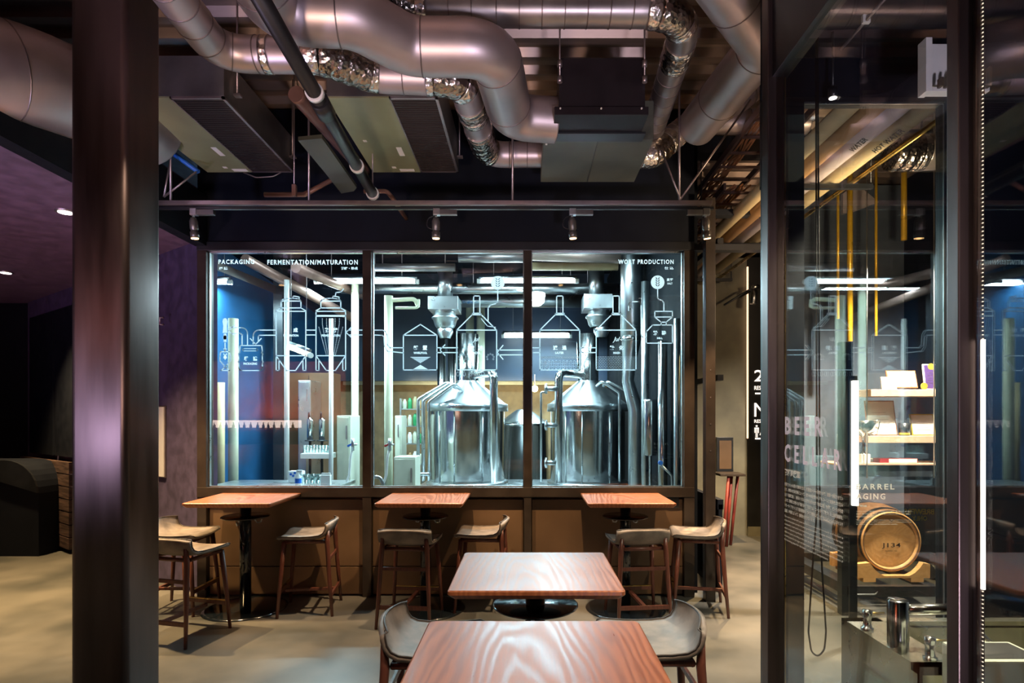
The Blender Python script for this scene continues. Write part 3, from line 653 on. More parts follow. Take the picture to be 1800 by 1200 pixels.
# vapour bends
b_ = NB(); sweep(b_, fillet([W(830, 659, 9.3), W(868, 655, 8.8), W(868, 848, 8.75)], .14), .062, 16); part('bend_pipe', b_, M['steel'], kA)
b_ = NB(); sweep(b_, fillet([W(1022, 659, 9.3), W(982, 655, 8.8), W(982, 848, 8.75)], .14), .062, 16); part('bend_pipe', b_, M['steel'], kB)
for v in (683, 747, 813):
    b_ = NB(); cyl(b_, W(980, v, 8.75), W(958, v, 8.75), .036, 12); cyl(b_, W(961, v, 8.75), W(957, v, 8.75), .055, 14); cyl(b_, W(960, v-9, 8.75), W(960, v+9, 8.75), .018, 8); part('port', b_, M['steelb'], kB)
b_ = NB(); sweep(b_, fillet([W(958, 689, 8.75), W(951, 689, 8.75), W(951, 846, 8.75)], .05), .016, 8); part('side_pipe', b_, M['steelb'], kB)
for k in range(3):
    b_ = NB(); x = 735+k*9.5; D = 8.95-k*.05
    sweep(b_, fillet([W(802+k*6, 682+k*2, 9.1), W(786+k*6, 672+k*1, D), W(x, 702+k*2, D), W(x, 845, D)], .06), .026-.003*k, 10); part('feed_pipe', b_, M['steelb'], kA)
for k in range(2):
    b_ = NB(); x = 1089+k*19; D = 8.9
    sweep(b_, fillet([W(1049+k*12, 678, 9.1), W(1058+k*10, 670, D), W(x, 690, D), W(x, 846, D)], .06), .022, 10); part('feed_pipe', b_, M['steelb'], kB)
b_ = NB(); cyl(b_, W(735, 833, 8.8), W(757, 833, 8.8), .03, 8); part('pipe_clamp', b_, M['steelb'], kA)
for k, (u, r) in enumerate(((776, .075), (794, .075))):
    b_ = NB(); q_ = W(u, 556, 10.7); cyl(b_, (q_.x, 10.7, 0), q_, r, 16); solo('steel_riser', b_, M['steel'], 'shiny vertical steel riser left of the middle kettle chimney, '+('left one' if k == 0 else 'right one'), 'pipe', 'steel risers beside the chimney')
c = W(920, 850, 11.2); t = thing('small_kettle', 'smaller steel vessel with cone lid between the two kettles, partly behind the mullion', 'brewing kettle', (c.x, c.y, 0))
b_ = NB(); lathe(b_, [(.48, 0), (.48, 1.62), (.50, 1.63), (.50, 1.67), (.48, 1.68)], (c.x, c.y, 0), 40); part('vessel_body', b_, M['steel'], t)
b_ = NB(); lathe(b_, [(.48, 1.68), (.15, 1.92), (.10, 1.94), (0, 1.94)], (c.x, c.y, 0), 40); part('cone_lid', b_, M['steelb'], t)
# extract hoods
for (u0, u1, v0, v1, D, lb, tilt) in ((752, 805, 520, 543, 9.0, 'steel extract hood with stepped collar above the middle kettle', 0), (1027, 1077, 516, 541, 9.0, 'steel extract hood with bent collar above the right kettle', .12)):
    a = W(u0, v1, D); c = W(u1, v0, D); xm = (a.x+c.x)/2
    t = thing('extract_hood', lb, 'hood', (xm, D+.25, a.z-.4))
    b_ = NB(); box(b_, a.x, c.x, D, D+.5, a.z, c.z, .004); part('plenum_box', b_, M['steelb'], t)
    b_ = NB(); cc = (xm+tilt*.3, D+.25, 0); z = a.z
    lathe(b_, [(.17, z), (.165, z-.05), (.21, z-.09), (.21, z-.11), (.19, z-.12), (.16, z-.22), (.13, z-.26)], cc, 28); part('collar', b_, M['steelb'], t)
    b_ = NB(); lathe(b_, [(.10, z-.24), (.125, z-.28), (.12, z-.34), (.08, z-.42)], (cc[0]+tilt*.35, cc[1], 0), 24); part('spout', b_, M['steelb'], t)
    b_ = NB(); cyl(b_, (xm, D+.25, c.z), (xm, D+.25, c.z+.45), .12, 16); part('flue', b_, M['steelb'], t)
for (p, q, r, m, lb) in (
    (W(600, 507, 9.4), W(1092, 507, 9.4), .085, 'steelb', 'long straight steel pipe running level just under the strip lamps'),
    (W(805, 529, 9.9), W(1030, 529, 9.9), .11, 'steelb', 'short thick level pipe between the two extract hoods'),
    (W(806, 452, 8.4), W(921, 452, 8.4), .075, 'spiral', 'level pipe at the top of the middle pane'),
    (W(655, 470, 8.8), W(800, 470, 8.8), .06, 'spiral', 'dull level pipe above the left lamp of the middle pane'),
    (W(935, 447, 8.2), W(1090, 452, 8.2), .085, 'deck', 'pinkish level pipe at the top of the right pane'),
    (W(935, 468, 8.6), W(1086, 468, 8.6), .06, 'insul', 'brown level pipe above the lamp of the right pane')):
    t = thing('level_pipe', lb, 'pipe', (p+q)/2, 0, 'level pipes in the brewhouse'); b_ = NB(); cyl(b_, p, q, r, 18); part('pipe_run', b_, M[m], t)
    for f in (.12, .88):
        e = p.lerp(q, f); b_ = NB(); cyl(b_, e, (e.x, e.y, DECK-.04), .007, 6); part('hanger_rod', b_, M['rod'], t)
for (u, v0, v1, D, r, m, lb) in (
    (683, 520, 790, 8.6, .062, 'cream', 'cream vertical pipe at the left of the middle pane'),
    (845, 530, 640, 11.4, .08, 'cream', 'cream vertical pipe behind the boil kettle drawing'),
    (826, 530, 640, 11.8, .08, 'cream', 'pale vertical pipe behind the kettle chimney'),
    (624, 500, 785, 9.2, .055, 'cream', 'cream vertical pipe at the right end of the left pane'),
    (504, 492, 860, 8.2, .034, 'white', 'white slim pole left of the fermentation drawing'),
    (582, 560, 860, 8.3, .030, 'white', 'white slim pole behind the fermentation drawing'),
    (410, 560, 750, 8.0, .065, 'cream', 'pale green vertical pipe beside the keg drawing'),
    (387, 672, 760, 8.3, .06, 'insul', 'ochre vertical pipe at the left edge of the left pane'),
    (1134, 495, 860, 7.6, .05, 'steelb', 'grey steel post right of the big silver flue'),
    (1165, 600, 850, 6.9, .055, 'steel', 'polished vertical tube near the mill drawing'),
    (1190, 560, 850, 6.3, .035, 'steelb', 'slim steel tube at the right edge of the right pane')):
    b_ = NB(); q_ = W(u, v0, D); cyl(b_, (q_.x, D, 0), q_, r, 16); solo('vertical_pipe', b_, M[m], lb, 'pipe', 'vertical pipes in the brewhouse')
b_ = NB(); sweep(b_, fillet([W(683, 545, 8.6), W(683, 528, 8.6), W(730, 525, 8.6), W(735, 540, 8.6)], .1), .03, 10); solo('bent_pipe', b_, M['cream'], 'thin cream pipe bending off the top of the cream vertical pipe', 'pipe')
b_ = NB(); sweep(b_, fillet([W(695, 541, 8.55), W(736, 541, 8.55), W(736, 526, 8.55)], .06), .02, 10); solo('bent_pipe', b_, M['cream'], 'small cream elbow pipe under the level steel pipe', 'pipe')
t = thing('silver_flue', 'big silver flue dropping from the ceiling right of the right kettle', 'flue', W(1112, 850, 8.3))
b_ = NB(); D = 8.3
sweep(b_, [Vector((px_x(1110, D), D, DECK-.05)), W(1110, 590, D), W(1110, 592, D), W(1106, 640, D), W(1104, 670, D), W(1118, 720, D), Vector((px_x(1118, D), D, 0))], [.155, .155, .14, .095, .085, .11, .11], 22); part('flue_tube', b_, M['steelb'], t)
b_ = NB(); sweep(b_, [W(1110, 592, D), W(1110, 600, D)], .15, 22); part('joint_ring', b_, M['steel'], t)
b_ = NB(); c = W(1143, 800, 7.3); lathe(b_, [(.08, px_z(800, 7.3)), (.09, px_z(798, 7.3)), (.09, px_z(705, 7.3)), (.08, px_z(702, 7.3)), (0, px_z(702, 7.3))], (c.x, c.y, 0), 24)
lathe(b_, [(.02, 0), (.02, px_z(800, 7.3)), (.08, px_z(800, 7.3))], (c.x, c.y, 0), 12); solo('filter_housing', b_, M['steel'], 'short polished cylinder filter right of the silver flue', 'filter')
t = thing('hose_valve', 'thin steel pipe with blue valve lever at lower right of the right pane', 'valve', W(1180, 850, 6.5))
b_ = NB(); sweep(b_, fillet([W(1160, 815, 6.5), W(1181, 835, 6.5), W(1182, 862, 6.5), Vector((px_x(1182, 6.5), 6.5, 0))], .05), .014, 10); part('pipe', b_, M['steelb'], t)
b_ = NB(); p = W(1161, 813, 6.47); cyl(b_, p+Vector((0, -.02, 0)), p+Vector((0, .02, 0)), .024, 12); part('lever', b_, M['bluep'], t)
# strip lamps
def striplamp(p, q, m, lb, r=.030):
    p, q = Vector(p), Vector(q); t = thing('strip_lamp', lb, 'lamp', (p+q)/2, 0, 'strip lamps in the brewhouse')
    b_ = NB(); cyl(b_, p, q, r, 12); part('tube', b_, M[m], t)
    d = (q-p).normalized()
    for e in (p, q): 
        b_ = NB(); cyl(b_, e-d*.03, e+d*.03, r*1.25, 12); part('end_cap', b_, M['white'], t)
    b_ = NB(); cyl(b_, p+Vector((0, 0, r+.03)), q+Vector((0, 0, r+.03)), .026, 8); part('housing', b_, M['steelb'], t)
    for f in (.15, .85):
        e = p.lerp(q, f)+Vector((0, 0, r+.04)); b_ = NB(); cyl(b_, e, (e.x, e.y, DECK-.04), .005, 6); part('hanger_wire', b_, M['rod'], t)
striplamp(W(556, 495, 8.9), W(733, 495, 8.9), 'tube', 'long white strip lamp crossing the left mullion')
striplamp(W(842, 494, 8.9), W(1014, 494, 8.9), 'tube', 'long white strip lamp crossing the right mullion')
striplamp(W(340, 496, 8.6), W(404, 496, 8.6), 'tube', 'white strip lamp at the left edge of the left pane')
striplamp(W(884, 590, 11.9), W(1003, 590, 11.9), 'tube', 'lower white strip lamp behind the lauter kettle drawing', .04)
striplamp(W(506, 609, 8.4), W(545, 624, 7.8), 'warmtube', 'short warm tilted strip lamp behind the maturation tank drawing')
t = thing('bulkhead_lamp', 'short glowing cup lamp right of the right mullion', 'lamp', W(945, 535, 9.2))
b_ = NB(); c = W(942, 520, 9.2); lathe(b_, [(.14, c.z), (.13, c.z-.10), (.07, c.z-.15), (0, c.z-.15)], (c.x, c.y, 0), 20); part('glowing_bowl', b_, M['tube'], t)
b_ = NB(); lathe(b_, [(0, c.z+.04), (.15, c.z+.04), (.15, c.z)], (c.x, c.y, 0), 20); part('cap', b_, M['white'], t)
for (x, y, z) in ((0.3, 7.2, 4.3), (-2.6, 7.0, 4.3)):  # lamps added out of view to light the vinyl drawings from behind
    striplamp((x-.8, y, z), (x+.8, y, z), 'tube', 'unseen white strip lamp added high just inside the brewhouse, above the view')
# sloping duct beam at top left of the left pane
b_ = NB(); prism(b_, [W(372, 455, 7.0), W(372, 470, 7.0), W(480, 514, 9.6), W(480, 500, 9.6)], (0, 0, 0), (0.0, .12, 0)); solo('sloping_tray', b_, M['frame'], 'dark sloping cable tray with bright edges at top of the left pane', 'tray')
b_ = NB(); box(b_, px_x(480, 9.7), px_x(497, 9.7), 9.7, 9.9, 0, 4.6, .005); solo('steel_pillar', b_, M['blacksteel'], 'dark pillar between navy wall and fermentation drawings', 'pillar')
for k, (a, c, lb) in enumerate(((( 430, 455), (622, 560), 'upper'), ((520, 470), (640, 520), 'lower'))):
    b_ = NB(); cyl(b_, W(a[0], a[1], 7.6), W(c[0], c[1], 10), .07, 10); solo('roof_brace', b_, M['pink'], lb+' brown sloping roof brace at the top of the left pane', 'brace', 'sloping roof braces')
# cabinets, fridge, machines low in the window
def lowbox(name, u0, u1, v0, v1, D, dep, m, lb, cat, extra=None):
    a = W(u0, v1, D); c = W(u1, v0, D); t = thing(name, lb, cat, ((a.x+c.x)/2, D+dep/2, 0))
    b_ = NB(); box(b_, a.x, c.x, D, D+dep, 0, c.z, .012); part('cabinet_body', b_, M[m], t)
    b_ = NB(); box(b_, a.x+.02, c.x-.02, D-.012, D, max(.1, a.z-.3), c.z-.03, .004); part('door_panel', b_, M[m], t)
    b_ = NB(); box(b_, c.x-.06, c.x-.045, D-.035, D-.012, c.z-.35, c.z-.15); part('handle', b_, M['rod'], t)
    return t
lowbox('steel_cabinet', 524, 546, 668, 860, 9.7, .5, 'steelb', 'tall pale steel cabinet behind the white pole in the left pane', 'cabinet')
lowbox('fridge', 592, 616, 730, 860, 8.7, .5, 'creambox', 'cream fridge at lower right of the left pane', 'fridge')
lowbox('control_cabinet', 694, 706, 730, 860, 9.6, .4, 'creambox', 'narrow cream control cabinet left of the middle kettle', 'cabinet')
lowbox('base_cabinet', 692, 730, 803, 860, 8.15, .4, 'creambox', 'low cream machine housing at lower left of the middle pane', 'machine')
# work bench with cups
t = thing('work_bench', 'steel work bench behind the sill of the left pane', 'bench', (W(440, 850, 7.5).x, 7.4, 0))
b_ = NB(); a = W(372, 848, 7.2); c = W(600, 848, 7.2); zt = px_z(846, 7.6); box(b_, a.x, c.x, 7.0, 7.8, zt-.04, zt, .004); part('bench_top', b_, M['steelb'], t)
for x in (a.x+.1, c.x-.1):
    for y in (7.1, 7.7): b_ = NB(); box(b_, x-.02, x+.02, y-.02, y+.02, 0, zt-.04); part('leg', b_, M['steelb'], t)
def tumbler():
    b_ = NB(); lathe(b_, [(0, .004), (.028, .004), (.036, .12), (.033, .12), (.026, .01), (0, .01)], (0, 0, 0), 16); return b_
t0 = mesh_obj('drinking_glass', tumbler(), M['kglass']); t0['category'] = 'glass'; t0['group'] = 'glasses on the brewhouse bench'; first = True
for k in range(8):
    o = t0 if first else t0.copy()
    if not first: COL.objects.link(o)
    first = False; o.location = (W(531+k*5.2, 846, 7.35).x, 7.3+(k % 2)*.09, zt); o['label'] = 'clear drinking glass upside in the row on the brewhouse bench'
t = thing('spray_bottle', 'white spray bottle with blue label on the bench at left pane', 'bottle', (W(527, 846, 7.2).x, 7.15, zt))
b_ = NB(); lathe(b_, [(0, 0), (.035, 0), (.038, .10), (.015, .14), (.012, .17), (0, .17)], (0, 0, 0), 16); part('bottle_body', b_, M['white'], t, False)
b_ = NB(); lathe(b_, [(.0392, .03), (.0392, .09)], (0, 0, 0), 16); part('label_band', b_, M['bluep'], t, False)
b_ = NB(); box(b_, -.02, .05, -.012, .012, .165, .19, .004); part('trigger', b_, M['white'], t, False)
t = thing('wipes_box', 'white box with blue spots on the bench beside the glasses', 'box', (W(516, 846, 7.4).x, 7.5, zt))
b_ = NB(); box(b_, -.09, .09, -.06, .06, 0, .15, .015); part('box_body', b_, M['white'], t, False)
b_ = NB()
for x, z in ((-.05, .11), (.0, .125), (.05, .11), (-.02, .09), (.03, .085)): cyl(b_, (x, -.061, z), (x, -.063, z), .016, 10)
part('blue_spot', b_, M['bluep'], t, False)
t = thing('paper_bag', 'small white paper bag at the right end of the bench', 'bag', (W(573, 846, 7.2).x, 7.2, zt))
b_ = NB(); box(b_, -.06, .06, -.03, .03, 0, .125, .006); part('bag_body', b_, M['white'], t, False)
b_ = NB(); box(b_, -.055, .055, -.008, .008, .122, .15, .003); part('folded_top', b_, M['white'], t, False)
t = thing('glass_rack', 'pale shelf with a row of upturned cups between the poles of the left pane', 'shelf', W(553, 800, 8.6))
b_ = NB(); a = W(528, 806, 8.6); c = W(579, 797, 8.6); box(b_, a.x, c.x, 8.6, 8.9, a.z, c.z, .003); part('shelf_board', b_, M['white'], t)
for x in (a.x+.03, c.x-.03): b_ = NB(); box(b_, x-.015, x+.015, 8.7, 8.8, 0, a.z); part('leg', b_, M['steelb'], t)
for k in range(9):
    o = t0.copy(); COL.objects.link(o); o.location = (a.x+.04+k*.045, 8.68, c.z); o['label'] = 'small clear glass in the row on the pale shelf between the poles'; o['group'] = 'glasses on the pale shelf'
for k, u in enumerate((545, 566)):
    t = thing('beer_dispenser', ('left' if k == 0 else 'right')+' polished drinks dispenser cylinder above the row of cups', 'dispenser', (px_x(u, 9.1), 9.1, 0), 0, 'drinks dispensers')
    cc = (px_x(u, 9.1), 9.1, 0); zb, zt_ = px_z(775, 9.1), px_z(738, 9.1)
    b_ = NB(); lathe(b_, [(0, zb), (.045, zb), (.045, zt_), (.03, zt_+.03), (0, zt_+.04)], cc, 20); part('cylinder', b_, M['steel'], t)
    b_ = NB(); lathe(b_, [(0, 0), (.08, 0), (.08, .02), (.02, .03), (.02, zb), (.08, zb), (.08, zb+.015), (0, zb+.015)], cc, 20); part('stand', b_, M['blacksteel'], t)
    b_ = NB(); cyl(b_, (cc[0], 9.05, zt_+.02), (cc[0]+.02, 9.0, zt_+.12), .014, 8); part('tap_handle', b_, M['ink'], t)
t = thing('dark_cabinet', 'dark brown tall cabinet behind the drinks dispensers', 'cabinet', (px_x(548, 10.2), 10.3, 0))
b_ = NB(); box(b_, px_x(500, 10.2), px_x(586, 10.2), 10.2, 10.6, 0, px_z(655, 10.2), .004); part('cabinet_body', b_, M['kick'], t)
b_ = NB(); box(b_, px_x(543, 10.2)-.004, px_x(543, 10.2)+.004, 10.19, 10.2, .1, px_z(660, 10.2)); part('door_gap', b_, M['ink'], t)
# hose taps
for (u, m, lb) in ((685, 'redp', 'white hose hanging from a red handled tap at left of middle pane'), (620, 'bluep', 'white hose with blue fitting at right of left pane')):
    D = 7.6; t = thing('water_hose', lb, 'hose', W(u, 850, D))
    b_ = NB(); sweep(b_, fillet([W(u, 785, D), W(u-4, 805, D), W(u-6, 835, D), W(u-12, 852, D), Vector((px_x(u-12, D), D, 0))], .1), .016, 10); part('hose', b_, M['white'], t)
    b_ = NB(); cyl(b_, W(u, 770, D), W(u, 792, D), .022, 10); cyl(b_, W(u-6, 781, D), W(u+8, 781, D), .012, 8); part('tap_body', b_, M['steelb'], t)
    b_ = NB(); cyl(b_, W(u-9, 784, D), W(u+1, 779, D), .014, 8); part('tap_handle', b_, M[m], t)
b_ = NB(); sweep(b_, fillet([W(657, 838, 7.5), W(668, 838, 7.5), W(674, 852, 7.5), Vector((px_x(674, 7.5), 7.5, 0))], .1), .022, 10); solo('steel_hose', b_, M['steelb'], 'curved ribbed steel hose at the lower left corner of the middle pane', 'hose')
# background shelf with jars, behind the middle pane
t = thing('storage_rack', 'open storage rack with jars far behind the cream pipe', 'rack', (W(720, 850, 11).x, 11.1, 0))
sx0, sx1 = W(704, 850, 11).x, W(742, 850, 11).x
for v in (718, 748, 779, 815): b_ = NB(); z = px_z(v, 11)-.001; box(b_, sx0, sx1, 11, 11.3, z-.02, z); part('shelf', b_, M['steelb'], t)
for x in (sx0, sx1): b_ = NB(); box(b_, x-.015, x+.015, 11, 11.3, 0, px_z(700, 11)); part('upright', b_, M['steelb'], t)
jc = ['cream', 'insul', 'brass', 'redp', 'white', 'greenp', 'barrel', 'crimson', 'insul3']; words = ['leftmost', 'second', 'third', 'rightmost']
cn = {'cream': 'cream', 'insul': 'tan', 'brass': 'golden', 'redp': 'red', 'white': 'white', 'greenp': 'green', 'barrel': 'orange', 'crimson': 'crimson', 'insul3': 'brown'}
for si, v in enumerate((718, 748, 779, 815)):
    for k in range(4):
        m = jc[(si*4+k*5) % 9]; x = sx0+.055+k*(sx1-sx0-.11)/3; z = px_z(v, 11); hh = .13+.05*((k*7+si*3) % 3)/2
        b_ = NB(); lathe(b_, [(0, z), (.042, z), (.042, z+hh), (.025, z+hh+.03), (.025, z+hh+.05), (0, z+hh+.05)], (x, 11.12, 0), 14)
        solo('storage_jar', b_, M[m], '%s jar, %s on the %s shelf of the far storage rack' % (cn[m], words[k], ['top', 'second', 'third', 'lowest'][si]), 'jar', 'jars on the far storage rack')
b_ = NB(); box(b_, -4.0, 2.0, 12.8, 12.9, px_z(676, 12.8), px_z(668, 12.8)); solo('back_rail', b_, M['cream'], 'pale horizontal rail along the far ochre wall', 'rail')
lamp('AREA', 'rear_room_light', (-.5, 12.0, 2.5), (-.5, 12.9, 1.6), 45, (1, .78, .5), shape='RECTANGLE', size=4, size_y=.2)
b_ = NB(); c = W(1000, 700, 12.3)
t = thing('ceiling_bulb', 'glowing round bulb seen between kettle pipe and far wall', 'bulb', W(940, 683, 12.2)); p = W(940, 683, 12.2)
b_ = NB(); bmesh.ops.create_uvsphere(b_, u_segments=14, v_segments=8, radius=.07, matrix=Matrix.Translation(p)); part('bulb', b_, M['warmtube'], t); b_ = NB(); cyl(b_, p+Vector((0, 0, .06)), p+Vector((0, 0, .3)), .015, 8); part('stem', b_, M['rod'], t)

# ---------------------------------------------------------------- bar tables and stools
def make_table(label, group):
    t = thing('bar_table', label, 'table', (0, 0, 0), 0, group)
    b_ = NB(); a, d = .39, .365
    def ring(o, z): return [Vector((x, y, z)) for x, y in ((-a+o, -d+o), (a-o, -d+o), (a-o, d-o), (-a+o, d-o))]
    zs = [(.006, 1.04), (0, 1.035), (0, 1.020), (.022, .998), (.03, .998)]
    rg = []
    for o, z in zs:
        r_ = []
        for i, (cx, cy) in enumerate(((1, 1), (-1, 1), (-1, -1), (1, -1))):
            for j in range(4):
                an = math.radians(i*90+j*30); R = .018
                r_.append(b_.verts.new(((a-o-R)*cx+R*math.cos(an), (d-o-R)*cy+R*math.sin(an), z)))
        rg.append(r_)
    for p, q in zip(rg[:-1], rg[1:]):
        for j in range(16): b_.faces.new((p[j], p[(j+1) % 16], q[(j+1) % 16], q[j]))
    b_.faces.new(rg[0]); b_.faces.new(rg[-1][::-1]); part('tabletop', b_, M['tabletop'], t, False)
    b_ = NB(); cyl(b_, (0, 0, .02), (0, 0, .985), .05, 28); part('pedestal', b_, M['glossblack'], t, False)
    b_ = NB(); cyl(b_, (0, 0, .985), (0, 0, .999), .16, 24); part('mounting_plate', b_, M['blacksteel'], t, False)
    b_ = NB(); lathe(b_, [(0, .872), (.205, .872), (.213, .867), (.213, .862), (.205, .857), (0, .857)], (0, 0, 0), 48); s = part('bag_shelf', b_, M['glossblack'], t, False)
    for k in range(3):
        b_ = NB(); an = k*2.09+.4; c, s_ = math.cos(an), math.sin(an)
        sweep(b_, [(c*.07, s_*.07, .84), (c*.10, s_*.10, .80), (c*.13, s_*.13, .80), (c*.14, s_*.14, .83)], .006, 8); part('hook', b_, M['steelb'], t, False, s)
    b_ = NB(); lathe(b_, [(0, .028), (.06, .028), (.34, .016), (.372, .008), (.372, 0), (0, 0)], (0, 0, 0), 56); part('base_disc', b_, M['glossblack'], t, False)
    return t
TL = [(-2.635, 5.50, 0, 'bar table with walnut top against the left window pane wall'),
      (-.945, 5.50, 0, 'bar table with walnut top against the middle window pane wall'),
      (.93, 5.50, 0, 'bar table with walnut top against the right window pane wall'),
      (.045, 2.92, 0, 'bar table with sheen on its walnut top in the middle of the room'),
      (.028, 1.82, 0, 'nearest bar table with large walnut top at the bottom of the picture')]
tb = make_table(TL[0][3], 'bar tables'); tb.location = TL[0][:3]
for x, y, z, lb in TL[1:]: dup(tb, (x, y, z), 0, lb)

def shell(bm, off=0.0):
    prof = [(.235, .690), (.225, .705), (.20, .712), (.12, .706), (.03, .702), (-.06, .704), (-.13, .712), (-.175, .732), (-.205, .765), (-.222, .80), (-.235, .835), (-.238, .845)]
    nu = 15; rows = []
    for i, (y, z) in enumerate(prof):
        row = []
        back = max(0, (i-6)/5.0)
        hw = .232 if i not in (0, len(prof)-1) else .215
        if i == 1: hw = .228
        for j in range(nu):
            s = -1+2*j/(nu-1); x = hw*s
            yy = y+back*.055*s*s; zz = z+(1-back)*.018*s*s - (.014*back*s**4 if i > 9 else 0)
            row.append(Vector((x, yy, zz)))
        rows.append(row)
    nr = len(rows); top = [[bm.verts.new(p) for p in r] for r in rows]
    bot = []
    for i in range(nr):
        r = []
        for j in range(nu):
            m_ = nu//2; a = rows[min(nr-1, i+1)][m_]-rows[max(0, i-1)][m_]
            n = a.cross(Vector((1, 0, 0))).normalized()
            r.append(bm.verts.new(rows[i][j]-n*.026))
        bot.append(r)
    def fc(*v): bm.faces.new(v).smooth = True
    for i in range(nr-1):
        for j in range(nu-1):
            fc(top[i][j], top[i][j+1], top[i+1][j+1], top[i+1][j]); fc(bot[i][j], bot[i+1][j], bot[i+1][j+1], bot[i][j+1])
    for i in range(nr-1):
        fc(top[i][0], top[i+1][0], bot[i+1][0], bot[i][0]); fc(top[i][-1], bot[i][-1], bot[i+1][-1], top[i+1][-1])
    for j in range(nu-1):
        fc(top[0][j], bot[0][j], bot[0][j+1], top[0][j+1]); fc(top[-1][j], top[-1][j+1], bot[-1][j+1], bot[-1][j])
    edge = [rows[0][j] for j in range(nu)]+[rows[i][-1] for i in range(1, nr)]+[rows[-1][j] for j in range(nu-2, -1, -1)]+[rows[i][0] for i in range(nr-2, 0, -1)]
    return edge
def make_stool(label, group):
    t = thing('bar_stool', label, 'stool', (0, 0, 0), 0, group)
    b_ = NB(); edge = shell(b_); s = part('seat_shell', b_, M['suede'], t, False)
    b_ = NB(); sweep(b_, [e+Vector((0, 0, .001)) for e in edge]+[edge[0]], .0042, 6, False); part('piping', b_, M['piping'], t, False, s)
    b_ = NB()
    for sx in (-1, 1): cyl(b_, (sx*.185, .17, .668), (sx*.19, -.17, .668), .017, 8)
    for yy in (.17, -.165): cyl(b_, (-.185, yy, .664), (.185, yy, .664), .017, 8)
    part('seat_frame', b_, M['leg'], t, False)
    for sx in (-1, 1):
        b_ = NB(); sweep(b_, [(sx*.188, .172, .675), (sx*.212, .205, .30), (sx*.23, .225, 0)], [.022, .018, .013], 10); part('front_leg', b_, M['leg'], t, False)
        b_ = NB(); sweep(b_, [(sx*.190, -.205, .765), (sx*.196, -.20, .66), (sx*.215, -.225, .30), (sx*.232, -.250, 0)], [.016, .022, .018, .013], 10); part('back_leg', b_, M['leg'], t, False)
    b_ = NB(); box(b_, -.217, .217, .207, .226, .20, .235, .003); f = part('front_rung', b_, M['leg'], t, False)
    b_ = NB(); box(b_, -.205, .205, .205, .228, .235, .239); part('foot_strip', b_, M['brass'], t, False, f)
    b_ = NB(); box(b_, -.22, .22, -.245, -.225, .165, .20, .003); part('rear_rung', b_, M['leg'], t, False)
    b_ = NB(); box(b_, -.205, .205, -.222, -.204, .49, .52, .003); part('rear_rung', b_, M['leg'], t, False)
    b_ = NB(); box(b_, -.016, .016, -.23, .21, .175, .20, .003); part('centre_stretcher', b_, M['leg'], t, False)
    return t
R_ = math.radians
# local +y is the front of the stool
ST = [(-2.80, 4.83, R_(-14), 'bar stool nearest the big column, its back to the viewer'),
      (-3.22, 5.50, R_(-90), 'bar stool half hidden behind the column at the left bar table'),
      (-2.03, 5.48, R_(98), 'bar stool on the right of the left bar table, worn seat side on'),
      (-1.02, 5.19, R_(-5), 'bar stool in front of the middle bar table, back to the viewer'),
      (-.42, 5.55, R_(88), 'bar stool right of the middle bar table behind the central table'),
      (.98, 5.20, R_(6), 'bar stool in front of the right bar table, back to the viewer'),
      (1.60, 5.50, R_(80), 'bar stool at far right beside the slim brown post'),
      (-.44, 2.85, R_(-90), 'bar stool at the left of the central table, suede back at bottom left'),
      (.60, 2.88, R_(90), 'bar stool at the right of the central table, suede back at bottom right')]
st = make_stool(ST[0][3], 'bar stools'); st.location = (ST[0][0], ST[0][1], 0); st.rotation_euler = (0, 0, ST[0][2])
for x, y, a, lb in ST[1:]: dup(st, (x, y, 0), a, lb)

# ---------------------------------------------------------------- track and spot heads
t = thing('light_track', 'long grey lighting rail hung across the room above the windows', 'rail', W(760, 358, 5.0))
b_ = NB(); a = W(150, 357, 5.0); c = W(1251, 357, 5.0); box(b_, a.x, c.x, 4.98, 5.02, a.z-.018, a.z+.018, .003); part('rail', b_, M['rod'], t)
b_ = NB(); box(b_, a.x, c.x+.02, 5.0, 5.03, a.z-.05, a.z-.028, .002); part('lamp_channel', b_, M['blacksteel'], t)
TZ = a.z
for u in (543, 901, 1194, 300):
    b_ = NB(); p = W(u, 357, 5.0); cyl(b_, p, (p.x, 5.0, DECK), .010, 8); part('hanger_rod', b_, M['rod'], t)
for (u0, v0, u1, v1) in ((1196, 350, 1163, 265), (1196, 350, 1320, 175), (288, 346, 345, 302), (288, 346, 300, 280)):
    b_ = NB(); cyl(b_, W(u0, v0, 5.0), W(u1, v1, 5.0), .0085, 8); part('brace_rod', b_, M['rod'], t)
sl = ['leftmost track spotlight, over the left bar table', 'track spotlight over the middle bar table', 'track spotlight right of centre, with looping cable', 'rightmost track spotlight at the end of the rail']
